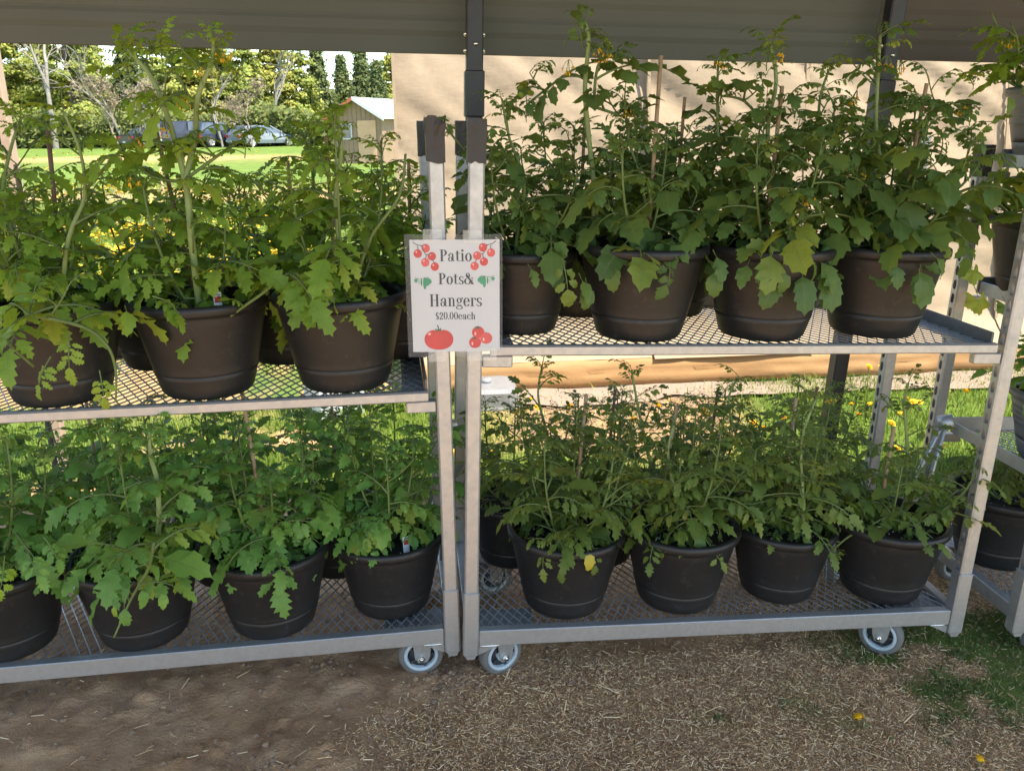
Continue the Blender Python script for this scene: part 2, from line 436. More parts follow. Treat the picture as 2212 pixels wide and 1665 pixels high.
def blades(name, x, y, h0, h1, w0, w1, lean, colors, label, mat_):
    """bent two-segment grass blades as one mass"""
    n = len(x); z = surf_z(x, y) - .003
    h = NR.uniform(h0, h1, n)*(.6 + .8*vnoise(x*3, y*3, 5)); w = NR.uniform(w0, w1, n); a = NR.uniform(0, 2*np.pi, n)
    ln = h*NR.uniform(.1, 1, n)*lean; b = a + NR.normal(0, .5, n)
    sx, sy = np.cos(a + np.pi/2)*w/2, np.sin(a + np.pi/2)*w/2
    dx, dy = np.cos(b)*ln, np.sin(b)*ln
    p0 = np.stack([x - sx, y - sy, z], 1); p1 = np.stack([x + sx, y + sy, z], 1)
    p2 = np.stack([x - sx*.7 + dx*.35, y - sy*.7 + dy*.35, z + h*.6], 1); p3 = np.stack([x + sx*.7 + dx*.35, y + sy*.7 + dy*.35, z + h*.6], 1)
    p4 = np.stack([x + dx, y + dy, z + h*(1 - .25*lean)], 1)
    V = np.stack([p0, p1, p2, p3, p4], 1).reshape(-1, 3)
    i = np.arange(n)[:, None]*5
    F = np.concatenate([i + np.array([[0, 1, 3]]), i + np.array([[0, 3, 2]]), i + np.array([[2, 3, 4]])], 0)
    cs = np.array(colors); t = NR.randint(0, len(cs), n); c = cs[t]*NR.uniform(.75, 1.25, (n, 1))
    c = np.repeat(c, 5, 0)
    o = link(name, mesh_np(name, V, F, mat_, False, c)); tag(o, label, 'grass', kind='stuff'); return o

GREENS = [(.11, .19, .022), (.15, .24, .030), (.20, .28, .04), (.25, .27, .06), (.09, .16, .020)]
DRY = [(.34, .26, .15), (.42, .33, .20), (.26, .19, .11), (.20, .17, .07)]

# ------------------------------------------------------------------ lawn, straw, clods
x, y = scatter(20000, .15, 2.6, 1.5, 3.1, 2); blades('front_lawn_grass', x, y, .010, .036, .0020, .0040, 1.1, [(.075, .12, .025), (.10, .14, .035), (.15, .16, .055), (.20, .18, .08), (.26, .21, .11)], 'short green and olive grass around the wheels at the far end of the right cart', M_GRASS)
x, y = scatter(80000, -3.2, 4.5, 3.1, 5.2, 2)
k = y < 4.62 + .11*x
blades('lawn_grass', x[k], y[k], .025, .085, .003, .006, .8, GREENS, 'sunlit green lawn between the carts and the tan tarp wall', M_GRASS)
xx = NR.uniform(-.72, -.02, 60000); yy = NR.uniform(5.0, 24, 60000)**1.0
x = xx*yy; y = yy
w = zones(x, y)[2]; k = (NR.uniform(0, 1, len(x)) < w) & ((x < -.75) | (y < 4.5))
blades('field_grass', x[k], y[k], .03, .10, .008, .018, .8, GREENS + GREENS[1:3] + DRY[2:], 'bright field grass beyond the left cart', M_GRASS)

def straw(name, x, y, l0, l1, w0, w1, colors, label, lift=.012, tilt=.25):
    n = len(x); z = surf_z(x, y) + NR.uniform(.001, lift, n)
    l = l0 + (l1 - l0)*NR.uniform(0, 1, n)**3; w = NR.uniform(w0, w1, n); a = NR.uniform(0, 2*np.pi, n); tl = NR.normal(0, tilt, n)
    dx, dy, dz = np.cos(a)*np.cos(tl)*l/2, np.sin(a)*np.cos(tl)*l/2, np.sin(tl)*l/2
    sx, sy = -np.sin(a)*w/2, np.cos(a)*w/2
    P = []
    for s in (-1, 1):
        for q, up in ((-1, 0), (0, 1), (1, 0)):
            P.append(np.stack([x + s*dx + q*sx, y + s*dy + q*sy, z + s*dz + up*w*.5], 1))
    V = np.stack(P, 1).reshape(-1, 3); i = np.arange(n)[:, None]*6
    F = np.concatenate([i + np.array([[0, 1, 4, 3]]), i + np.array([[1, 2, 5, 4]])], 0)
    cs = np.array(colors); c = cs[NR.randint(0, len(cs), n)]*NR.uniform(.6, 1.3, (n, 1)); c = np.repeat(c, 6, 0)
    o = link(name, mesh_np(name, V, F, M_STRAW, False, c)); tag(o, label, 'straw', kind='stuff')
SC_ = [(.78, .49, .25), (.88, .61, .34), (.60, .355, .17), (.43, .245, .115), (.90, .69, .43), (.24, .13, .065), (.35, .19, .09)]
x, y = scatter(260000, -1.4, 2.4, 1.5, 3.2, 1)
straw('straw_mulch', x, y, .004, .022, .0009, .0023, SC_, 'fine chopped straw and dead grass over the ground in front of the right cart')
x, y = scatter(700, -.9, 2.3, 1.5, 3.0, 1)
straw('loose_straw', x, y, .02, .09, .0012, .0028, SC_[:2] + SC_[4:5], 'longer loose straw stalks lying on the mulch', .02, .12)
x = NR.uniform(-1.5, .3, 420); y = NR.uniform(1.5, 2.9, 420)
straw('scattered_straw', x, y, .006, .05, .0012, .0030, SC_[:2] + SC_[4:5], 'a few straw bits scattered on the bare dirt', .008, .1)
x, y = scatter(26000, -.6, 2.2, 3.1, 4.75, 1); k = y < 4.62 + .11*x
straw('dry_clippings', x[k], y[k], .012, .07, .0022, .0045, [(.27, .19, .125), (.33, .245, .165), (.22, .15, .10), (.17, .115, .07)], 'dry grass clippings on the sunlit ground before the tarp wall', .015)

def clods():
    base = [(.0, 0, 1), (.89, 0, .45), (.28, .85, .45), (-.72, .53, .45), (-.72, -.53, .45), (.28, -.85, .45), (.72, .53, -.45), (-.28, .85, -.45), (-.89, 0, -.45), (-.28, -.85, -.45), (.72, -.53, -.45), (0, 0, -1)]
    fc = [(0,1,2),(0,2,3),(0,3,4),(0,4,5),(0,5,1),(1,6,2),(2,6,7),(2,7,3),(3,7,8),(3,8,4),(4,8,9),(4,9,5),(5,9,10),(5,10,1),(1,10,6),(6,11,7),(7,11,8),(8,11,9),(9,11,10),(10,11,6)]
    b = MB()
    x, y = scatter(4200, -1.4, 1.2, 1.5, 3.0, 0, 1.5)
    cx, cy = NR.uniform(-1.3, .1, 9), NR.uniform(1.6, 2.1, 9)
    for i in range(len(x)):
        px, py = float(x[i]), float(y[i])
        if rnd.random() < .45:
            q = rnd.randrange(9); px, py = float(cx[q] + rnd.gauss(0, .055)), float(cy[q] + rnd.gauss(0, .04))
        s = .0018 + .0085*rnd.random()**4; z = float(surf_z(px, py))
        b.add([(px + s*v[0]*rnd.uniform(.7, 1.3), py + s*v[1]*rnd.uniform(.7, 1.3), z + s*(v[2]*.6 + .25)*rnd.uniform(.8, 1.2)) for v in base], fc, 0, False)
    tag(b.build('dirt_clods', M_CLOD), 'small crumbs and clods of dry brown dirt', 'dirt', kind='stuff')
clods()

def weeds():
    """flat broad weed leaves in the turf near the right cart's far wheel"""
    b = MB()
    x, y = scatter(900, .45, 1.9, 1.5, 2.5, 2)
    for px, py in zip(x, y):
        px, py = float(px), float(py); z = float(surf_z(px, py)); a = rnd.uniform(0, 6.28)
        for k in range(rnd.randint(2, 4)):
            a += rnd.uniform(1, 2.2); L = rnd.uniform(.008, .022); w = L*rnd.uniform(.3, .5); h = rnd.uniform(.004, .022)
            c, s = math.cos(a), math.sin(a)
            P = lambda t, q, zz: (px + c*t*L - s*q*w, py + s*t*L + c*q*w, z + zz)
            b.add([P(0, 0, .002), P(.5, -.5, h), P(.5, .5, h), P(1, 0, h*.6)], [(0, 1, 3), (0, 3, 2)])
    tag(b.build('turf_weeds', mat('weed_leaf', (.13, .17, .05), (.09, .12, .035), 30, .6)), 'small broad leaved weeds in the grass near the far wheel', 'weeds', kind='stuff')
weeds()

# ------------------------------------------------------------------ canopy over the carts
CY, CT = .125, -.022
def canopy_frame(x0=-.10, y0=2.66, z0=0.0):
    ex = Vector((math.cos(CY)*math.cos(CT), math.sin(CY)*math.cos(CT), math.sin(CT)))
    ey = Vector((-math.sin(CY), math.cos(CY), 0)); ez = ex.cross(ey)
    M = Matrix((( ex.x, ey.x, ez.x, x0), (ex.y, ey.y, ez.y, y0), (ex.z, ey.z, ez.z, z0), (0, 0, 0, 1)))
    return M
CM = canopy_frame()
def roof_mat(name, c):
    m, n, b = new_mat(name)
    t = noise_node(n, 3, 5); tx = noise_node(n, 240, 2)
    r = ramp(n, t.outputs['Fac'], [(.3, tuple(q*.85 for q in c)), (.7, c)]); n.links.new(r.outputs[0], b.inputs['Base Color'])
    b.inputs['Roughness'].default_value = .7; bump(n, b, tx.outputs['Fac'], .12, .001); return m
M_ROOF = roof_mat('olive_grey_roof', (.098, .102, .086)); M_ROOFB = roof_mat('brown_roof', (.076, .064, .052))
can = empty('canopy', CM, 'dark canopy with black posts roofing the plant carts', 'canopy')
def roof_panel(name, a0, a1, m, up=0.0):
    # local: x along, y outward, z up. Ribbed skirt outside the posts, then the roof back over the carts
    prof = [(.112, 1.652), (.104, 1.654), (.100, 1.700), (.094, 1.716), (.094, 1.742), (.099, 1.756), (.097, 1.790), (.092, 1.806), (.090, 1.845), (.07, 1.95), (-.2, 2.06), (-.9, 2.30), (-1.5, 2.40), (-2.16, 2.39)]
    n = 24; v = []; f = []
    th = .014
    for side in (0, 1):
        for i in range(n + 1):
            a = a0 + (a1 - a0)*i/n
            for (py, pz) in prof: v.append((a, py + side*.004 + up, pz + side*th + up))
    L = len(prof); o = (n + 1)*L
    for i in range(n):
        for j in range(L - 1):
            p = i*L + j; f.append((p, p + 1, p + L + 1, p + L)); f.append((o + p, o + p + L, o + p + L + 1, o + p + 1))
        p = i*L; f.append((p, p + L, o + p + L, o + p)); q = i*L + L - 1; f.append((q, o + q, o + q + L, q + L))
    for i in (0, n):
        for j in range(L - 1):
            p = i*L + j; f.append((p, o + p, o + p + 1, p + 1))
    b = MB(); b.add(v, f, 0, False); return b.build(name, m, can)
roof_panel('roof_panel', -3.4, 1.262, M_ROOF)
roof_panel('roof_panel', 1.235, 4.6, M_ROOFB, .018)
def canopy_post(px, lean, top):
    b = MB(); M = Matrix.Translation((px, 0, 0)) @ Matrix.Rotation(lean, 4, 'Y')
    b.box(-.0245, -.0245, -.06, .0245, .0245, top, 0, M, .004)
    o = b.build('post', M_BLACKPOST, can)
    s = MB(); s.box(-.029, -.0285, 1.47, .029, .0285, 1.60, 0, M, .004); s.build('sleeve', M_BLACKPOST, o)
    for (bx, by, bz, ax) in ((.0, -.030, 1.672, 'f'), (.030, 0, 1.70, 's'), (.030, 0, 1.655, 's'), (-.030, 0, 1.70, 's'), (-.030, 0, 1.655, 's')):
        k = MB()
        R = Matrix.Rotation(math.pi/2, 4, 'X') if ax == 'f' else Matrix.Rotation(math.pi/2*(1 if bx > 0 else -1), 4, 'Y')
        k.lathe([(.0, .007), (.004, .0065), (.0068, .003), (.0072, 0)], 14, 0, M @ Matrix.Translation((bx*.84 if ax == 's' else bx + .002, by*.84, bz)) @ R)
        k.build('bolt', M_BOLT, o)
canopy_post(-.048, 0.006, 1.93); canopy_post(1.204, 0.031, 1.93); canopy_post(-2.9, 0, 1.93); canopy_post(3.9, 0, 1.93)
for px in (-2.9, 3.9):
    b = MB(); b.box(px - .025, -2.12, -.1, px + .025, -2.07, 2.37, 0, None, .004); b.build('post', M_BLACKPOST, can)

# the tan leg of a neighbouring canopy at the far left
p = pix(17, 300, 3.3)
b = MB(); b.box(-.019, -.019, 0, .019, .019, 2.2, 0, None, .003)
leg = b.build('tan_canopy_pole', mat('tan_sleeve', (.42, .31, .23), (.34, .25, .18), 12, .8), None, (p.x, 3.3, float(ground_z(p.x, 3.3)) - .02)); tag(leg, 'tan sleeved canopy pole at the left edge behind the top shelf plants', 'pole')
b = MB(); b.box(-.055, .0, 0, -.022, .03, 1.28, 0, None, .003); b.build('dark_strut', M_BLACKPOST, leg)

# ------------------------------------------------------------------ tan tarp wall behind
def fabric_mat(name, c, tr=.25):
    m, n, b = new_mat(name)
    tc = n.nodes.new('ShaderNodeTexCoord')
    t = noise_node(n, 1.6, 5); t2 = noise_node(n, 16, 6, .6)
    mp = n.nodes.new('ShaderNodeMapping'); mp.inputs['Scale'].default_value = (14, 14, 260); n.links.new(tc.outputs['Object'], mp.inputs['Vector'])
    t3 = n.nodes.new('ShaderNodeTexNoise'); t3.inputs['Scale'].default_value = 1; t3.inputs['Detail'].default_value = 3; n.links.new(mp.outputs[0], t3.inputs['Vector'])
    r = ramp(n, t.outputs['Fac'], [(.3, tuple(q*.92 for q in c)), (.7, c)])
    n.links.new(r.outputs[0], b.inputs['Base Color']); b.inputs['Roughness'].default_value = .75; b.inputs['Specular IOR Level'].default_value = .25
    a = n.nodes.new('ShaderNodeMath'); a.operation = 'MULTIPLY_ADD'; a.inputs[1].default_value = .25
    n.links.new(t3.outputs['Fac'], a.inputs[0]); n.links.new(t2.outputs['Fac'], a.inputs[2])
    bump(n, b, a.outputs[0], .35, .01)
    trn = n.nodes.new('ShaderNodeBsdfTranslucent'); n.links.new(r.outputs[0], trn.inputs['Color'])
    ms = n.nodes.new('ShaderNodeMixShader'); ms.inputs[0].default_value = tr
    n.links.new(b.outputs[0], ms.inputs[1]); n.links.new(trn.outputs[0], ms.inputs[2]); n.links.new(ms.outputs[0], n.nodes['Material Output'].inputs['Surface'])
    return m
M_TARP = fabric_mat('tan_tarp', (.345, .262, .182), .12); M_TARPD = fabric_mat('orange_tan_tarp', (.345, .195, .09), .05); M_TARPP = fabric_mat('pale_tarp', (.27, .205, .165), .05)  # bottom roll: folded tarp's deeper orange, with some shading put into the colour
TYAW = .112
def tarp_M(): return Matrix.Translation((-.28, 4.78, 0)) @ Matrix.Rotation(TYAW, 4, 'Z')
tarp = empty('tarp_wall', tarp_M(), 'tan tarp side wall of a tent closing the view behind the right cart', 'tarp wall')
def tarp_panel(a0, a1, seed, off=0.0):
    nx, nz = int((a1 - a0)/.03), 64
    xs = np.linspace(a0, a1, nx); zs = np.concatenate([np.linspace(.16, .34, 14)[:-1], np.linspace(.34, 2.35, nz)])
    X, Z = np.meshgrid(xs, zs)
    base = .30*(Z - .3)/2.05
    base = np.where(Z < .34, -.17*(1 - (Z - .16)/.18)**1.5, base)
    r = math.radians(-32)
    U = X*math.cos(r) + Z*math.sin(r); Wv = -X*math.sin(r) + Z*math.cos(r)
    w = (fbm(U*1.0 + seed, Wv*5.5 + seed*3, 3, seed) - .5)*.075
    w = w + (fbm(X*1.3 + seed, Z*1.6, 3, seed + 9) - .5)*.035
    rid = np.abs(fbm(U*1.4 + 4, Wv*9 + seed, 3, seed + 20) - .5); w = w + np.clip(.06 - rid, 0, 1)*.22
    amp = np.clip((Z - .2)/.4, .15, 1)
    Yv = base + w*amp - off
    V = np.stack([X.ravel(), Yv.ravel(), Z.ravel()], 1)
    n2 = len(zs); i = np.arange(n2 - 1)[:, None]*nx + np.arange(nx - 1)[None, :]
    F = np.stack([i, i + 1, i + 1 + nx, i + nx], -1).reshape(-1, 4)
    link('panel', mesh_np('panel', V, F, M_TARP, True), tarp)
    b = MB(); b.box(a0 - .004, -.02, .2, a0 + .012, -.012, 2.35, 0, Matrix.Translation((0, -off - .012, 0)) @ Matrix(((1, 0, 0, 0), (0, 1, .146, -.03), (0, 0, 1, 0), (0, 0, 0, 1)))); b.build('hem', M_TARP, tarp)
tarp_panel(-.34, 1.12, 3); tarp_panel(1.09, 2.05, 8, .03); tarp_panel(2.03, 3.3, 14, .015); tarp_panel(3.28, 4.6, 19, .03)
def tarp_roll():
    xs = np.linspace(-.36, 4.7, 170); prof = [(-.12, .172), (-.16, .168), (-.185, .145), (-.196, .112), (-.192, .088), (-.200, .075), (-.203, .04), (-.19, .012), (-.15, .004)]
    V = []; 
    for xx in xs:
        k = .012*math.sin(xx*9) + .03*(float(vnoise(xx*3.1, 0.5, 4)) - .5)
        for j, (py, pz) in enumerate(prof): V.append((xx, py + k*.5 + .012*(float(vnoise(xx*8, j*1.0, 6)) - .5), pz*(1 + .4*k*4) - .004))
    L = len(prof); n = len(xs); i = np.arange(n - 1)[:, None]*L + np.arange(L - 1)[None, :]
    F = np.stack([i, i + L, i + L + 1, i + 1], -1).reshape(-1, 4)
    link('bottom_roll', mesh_np('bottom_roll', np.array(V), F, M_TARPD, True), tarp)
    xs2 = np.linspace(.1, 4.7, 120); V = []
    for xx in xs2:
        e = -.30 - .16*float(vnoise(xx*1.7, 2.2, 8)) - .07*float(vnoise(xx*6, 1, 3))
        for j in range(7):
            t = j/6; py = -.19 + (e + .19)*t; wx = -.28 + xx*math.cos(TYAW) - py*math.sin(TYAW); wy = 4.78 + xx*math.sin(TYAW) + py*math.cos(TYAW)
            V.append((xx, py, float(surf_z(wx, wy)) + .010 + .018*float(vnoise(xx*7, t*4, 9))))
    n = len(xs2); i = np.arange(n - 1)[:, None]*7 + np.arange(6)[None, :]
    F = np.stack([i, i + 7, i + 8, i + 1], -1).reshape(-1, 4)
    link('ground_flap', mesh_np('ground_flap', np.array(V), F, M_TARPP, True), tarp)
tarp_roll()
for a in (-.3, 1.105, 2.04, 3.29):
    b = MB(); b.tube([(a, .06, 0), (a, .36, 2.3)], .016, 8); b.build('tent_pole', mat('pale_pole', (.5, .42, .34), None, 10, .6), tarp)

# grey plastic base weight on the grass by the tarp's corner
wp = pix(1050, 815, 4.45)
wt = empty('base_weight', Matrix.Translation((wp.x, 4.47, float(ground_z(wp.x, 4.47)))) @ Matrix.Rotation(.1, 4, 'Z'), 'grey plastic tent base weight on the grass beside the tarp roll', 'weight')
b = MB(); oc = lambda sx, sy, c: [(-sx + c, -sy), (sx - c, -sy), (sx, -sy + c), (sx, sy - c), (sx - c, sy), (-sx + c, sy), (-sx, sy - c), (-sx, -sy + c)]
v = [(p_[0], p_[1], 0) for p_ in oc(.165, .15, .05)] + [(p_[0], p_[1], .085) for p_ in oc(.165, .15, .05)] + [(p_[0], p_[1], .105) for p_ in oc(.150, .135, .048)]
f = [tuple(range(7, -1, -1)), tuple(range(16, 24))] + [(k*8 + i, k*8 + (i + 1) % 8, k*8 + 8 + (i + 1) % 8, k*8 + 8 + i) for k in range(2) for i in range(8)]
b.add(v, f); b.build('body', mat('grey_plastic', (.20, .205, .225), (.16, .165, .18), 30, .4, bump_s=.3, bump_scale=60), wt)
b = MB(); b.box(-.19, -.175, -.01, .19, .175, .012, 0, None, .01); b.build('foot_plate', mat('dark_grey_plate', (.14, .14, .14), None, 20, .7), wt)
b = MB(); b.tube([(.0, .02, .100), (.0, .02, .125)], .03, 14); b.build('cap', mat('grey_cap', (.25, .26, .28), None, 20, .5), wt)

# pale grey tub standing on the lawn, seen through the left cart's plants
tb = pix(690, 500, 4.2)
tub = empty('plastic_tub', Matrix.Translation((tb.x, 4.3, float(ground_z(tb.x, 4.3)))) @ Matrix.Rotation(.5, 4, 'Z'), 'pale grey plastic tub on the lawn behind the left cart plants', 'tub')
b = MB(); r_ = lambda s, z: [(p_[0], p_[1], z) for p_ in oc(.17*s, .12*s, .03)]
v = r_(.82, 0) + r_(.97, .36) + r_(1.06, .362) + r_(1.06, .39) + r_(.95, .39) + r_(.8, .03)
f = [tuple(range(7, -1, -1)), tuple(range(40, 48))] + [(k*8 + i, k*8 + (i + 1) % 8, k*8 + 8 + (i + 1) % 8, k*8 + 8 + i) for k in range(5) for i in range(8)]
b.add(v, f); b.build('body', mat('pale_plastic', (.52, .54, .60), (.46, .48, .54), 10, .4), tub)
b = MB(); b.box(-.19, -.14, .392, .19, .14, .415, 0, None, .012); b.build('lid', mat('pale_lid', (.56, .58, .64), None, 10, .4), tub)

# ------------------------------------------------------------------ nursery carts
CL, CD = 1.444, .57
def cart_M(x0, y0, yaw, tilt, shift=0.0, z0=0.0):
    ex = Vector((math.cos(yaw)*math.cos(tilt), math.sin(yaw)*math.cos(tilt), math.sin(tilt)))
    ey = Vector((-math.sin(yaw), math.cos(yaw), 0)); ez = ex.cross(ey)
    o = Vector((x0, y0, z0)) + ex*shift
    return Matrix(((ex.x, ey.x, ez.x, o.x), (ex.y, ey.y, ez.y, o.y), (ex.z, ey.z, ez.z, o.z), (0, 0, 0, 1)))
M_R = cart_M(-.1389, 1.9745, .1127, -.0335)
M_L = cart_M(-.1492, 1.9965, .1395, .0007, -CL)
M_T = cart_M(1.445, 2.135, .10, -.035, 0.0, -.050)

def slotted_face(b, xw, y0, y1, z0, z1, flip):
    """a tube wall (plane x = xw) pierced by upright oval slots"""
    pitch = .044; n = int((z1 - z0)/pitch); pitch = (z1 - z0)/n; ym = (y0 + y1)/2; hy, hz = .0085, .0155
    for k in range(n):
        a, c = z0 + k*pitch, z0 + (k + 1)*pitch; m = (a + c)/2
        outer = [(y1, m), (y1, c), (ym, c), (y0, c), (y0, m), (y0, a), (ym, a), (y1, a)]
        inner = []
        for i in range(8):
            w = i*math.pi/4; cw, sw = math.cos(w), math.sin(w)
            inner.append((ym + hy*cw, m + (hz - hy)*(1 if sw > .1 else (-1 if sw < -.1 else 0)) + hy*sw))
        v = [(xw, p[0], p[1]) for p in outer + inner]
        f = [((i, (i + 1) % 8, 8 + (i + 1) % 8, 8 + i) if not flip else (8 + i, 8 + (i + 1) % 8, (i + 1) % 8, i)) for i in range(8)]
        b.add(v, f)

def make_post(root, px, py, inner_right, front, ztop=1.452, tape=True, crumple=False):
    """square tube: px,py = lower-left corner of its footprint; slots on the wall that faces the shelf"""
    w = .037; b = MB(); z0, z1 = .262, ztop
    x0, x1, y0, y1 = px, px + w, py, py + w; c = .004
    # front, back and outer walls with small corner chamfers, the inner wall slotted
    xi, xo = (x1, x0) if inner_right else (x0, x1)
    s = 1 if inner_right else -1
    ring = [(xi, y0 + c), (xi - s*c, y0), (xo + s*c, y0), (xo, y0 + c), (xo, y1 - c), (xo + s*c, y1), (xi - s*c, y1), (xi, y1 - c)]
    v = [(p[0], p[1], z0) for p in ring] + [(p[0], p[1], z1) for p in ring]
    b.add(v, [(i, i + 1, i + 9, i + 8) for i in (0, 1, 2, 4, 5, 6)])
    slotted_face(b, xi, y0 + c, y1 - c, z0, z1 - .09, inner_right); slotted_face(b, xo, y0 + c, y1 - c, z0, z1 - .09, not inner_right)
    b.add([(xo, y0 + c, z1 - .09), (xo, y1 - c, z1 - .09), (xo, y1 - c, z1), (xo, y0 + c, z1)], [(0, 1, 2, 3)])
    b.add([(xi, y0 + c, z1 - .09), (xi, y1 - c, z1 - .09), (xi, y1 - c, z1), (xi, y0 + c, z1)], [(0, 1, 2, 3)])
    b.add([(p[0], p[1], z1) for p in ring], [tuple(range(8))])
    o = b.build('post', M_GALV, root)
    k = MB(); e = .0025
    k.box(px - e, py - e, .072, px + w + e, py + w + e, .262, 0, None, .004); k.build('foot_sleeve', M_GALV, o)
    if front:   # hammered end of the sleeve
        k = MB(); k.prism([(px + .001, .074), (px + w - .001, .074), (px + w - .009, .060), (px + .009, .060)], py + .002, py + w - .002, 'y'); k.build('sleeve_end', M_GALV, o)
    k = MB(); k.box(px - .0032, py - .0032, .2605, px + w + .0032, py + w + .0032, .2645, 0, None, .002); k.build('weld_seam', M_GALV_D, o)
    if tape:
        k = MB(); n = 20; rows = []
        for j, zz in enumerate((z1 - .088, z1 - .06, z1 - .03, z1 - .006, z1 + .006)):
            for i in range(n):
                t = i/n*4; q = int(t); r = t - q
                cx, cy = [(x0, y0), (x1, y0), (x1, y1), (x0, y1)][q]; dx, dy = [(1, 0), (0, 1), (-1, 0), (0, -1)][q]
                X, Yp = cx + dx*w*r, cy + dy*w*r
                g = .0022 + .0016*rnd.random() + (.004*rnd.random() if crumple and j > 2 else 0)
                mx, my = px + w/2, py + w/2
                Z = zz + (rnd.uniform(-.004, .004) if j in (0,) else 0) + ((.009*math.sin(i*1.1) + .004*rnd.random()) if crumple and j == 4 else (.003*rnd.random() if j == 4 else 0))
                sc = 1 + g/(w/2)
                rows.append((mx + (X - mx)*sc, my + (Yp - my)*sc, Z))
        f = [(j*n + i, j*n + (i + 1) % n, (j + 1)*n + (i + 1) % n, (j + 1)*n + i) for j in range(4) for i in range(n)]
        if not crumple: f.append(tuple(range(4*n, 5*n)))
        k.add(rows, f); k.build('tape_wrap', M_TAPE, o)
    return o

def expanded_mesh(root, x0, x1, y0, y1, z, name='mesh_deck', m=None, zoff=None):
    """diamond expanded-metal sheet: two families of slanted strands"""
    b = MB(); px, py = .027, .052; w, t = .0024, .0020
    slope = py/px
    for fam in (1, -1):
        dz = 0 if fam > 0 else t*.9
        k0 = int(((y1 - y0)/slope)/px) + 2
        for k in range(-k0 - 2, int((x1 - x0)/px) + k0 + 3):
            xa = x0 + k*px  # x at y0
            pts = []
            # line: x = xa + fam*(y-y0)/slope
            ya, yb = y0, y1
            f = lambda yy: xa + fam*(yy - y0)/slope
            lo, hi = (x0, x1)
            ta = y0 + (lo - xa)*slope*fam; tb = y0 + (hi - xa)*slope*fam
            ta, tb = min(ta, tb), max(ta, tb)
            ya, yb = max(ya, ta), min(yb, tb)
            if yb - ya < .004: continue
            A = Vector((f(ya), ya, z + dz)); B = Vector((f(yb), yb, z + dz)); d = (B - A).normalized(); s = Vector((-d.y, d.x, 0))*w/2; up = Vector((0, 0, t)); tw = Vector((0, 0, .0008*fam))
            v = [A - s, A + s + tw, A + s + up + tw, A - s + up, B - s, B + s + tw, B + s + up + tw, B - s + up]
            b.add(v, [(0, 1, 5, 4), (1, 2, 6, 5), (2, 3, 7, 6), (3, 0, 4, 7)])
    return b.build(name, m or M_MESH, root)

def make_caster(root, cx, cy, swivel, top):
    rt = .0635; zc = rt - .023
    e = bpy.data.objects.new('caster', None); COL.objects.link(e); e.parent = root; e.empty_display_size = .03
    e.matrix_local = Matrix.Translation((cx, cy, 0)) @ Matrix.Rotation(swivel, 4, 'Z')
    Wm = Matrix.Translation((0, 0, zc)) @ Matrix.Rotation(math.pi/2, 4, 'X')
    b = MB(); hw = .019
    b.lathe([(.047, -hw + .002), (.057, -hw + .001), (.061, -hw + .005), (rt, -hw + .013), (rt, hw - .013), (.061, hw - .005), (.057, hw - .001), (.047, hw - .002)], 40, 0, Wm); b.build('tyre', M_RUBBER, e)
    b = MB(); b.lathe([(.0375, -hw + .003), (.040, -hw - .001), (.0465, -hw - .001), (.048, -hw + .003), (.048, hw - .003), (.0465, hw + .001), (.040, hw + .001), (.0375, hw - .003), (.0375, -hw + .003)], 36, 0, Wm); b.build('rim', M_RIM, e)
    b = MB(); b.lathe([(.0, -hw + .010), (.012, -hw + .010), (.0375, -hw + .013), (.0375, hw - .013), (.012, hw - .010), (0, hw - .010)], 30, 0, Wm)
    for q in range(5):
        a = q*2*math.pi/5; R = Wm @ Matrix.Rotation(a, 4, 'Z'); b.box(.010, -.0035, -hw + .004, .038, .0035, hw - .004, 0, R)
    b.build('hub', M_HUB, e)
    b = MB(); b.lathe([(.0, -hw - .003), (.017, -hw - .003), (.0185, -hw), (.0185, hw), (.017, hw + .003), (0, hw + .003)], 22, 0, Wm); b.build('hub_ring', M_RIM, e)
    b = MB()
    for s in (-1, 1):
        y0, y1 = sorted((s*(hw + .006), s*(hw + .010)))
        b.prism([(-.026, top - .004), (.030, top - .004), (.024, zc + .004), (.016, zc - .014), (-.010, zc - .014), (-.018, zc + .006)], y0, y1, 'y')
    b.box(-.040, -.032, top - .006, .040, .032, top, 0, None, .003); b.lathe([(.024, top - .008), (.024, top + .004)], 20, 0, None, True); b.build('fork', M_GALV, e)
    b = MB(); b.tube([(0, -hw - .022, zc), (0, hw + .022, zc)], .005, 10)
    for s in (-1, 1):
        b.lathe([(.0, .007), (.0088, .007), (.0098, .0055), (.0098, 0)], 6, 0, Matrix.Translation((0, s*(hw + .011), zc)) @ Matrix.Rotation(-s*math.pi/2, 4, 'X'), False, False)
    b.build('axle_bolt', M_BOLT, e)
    return e

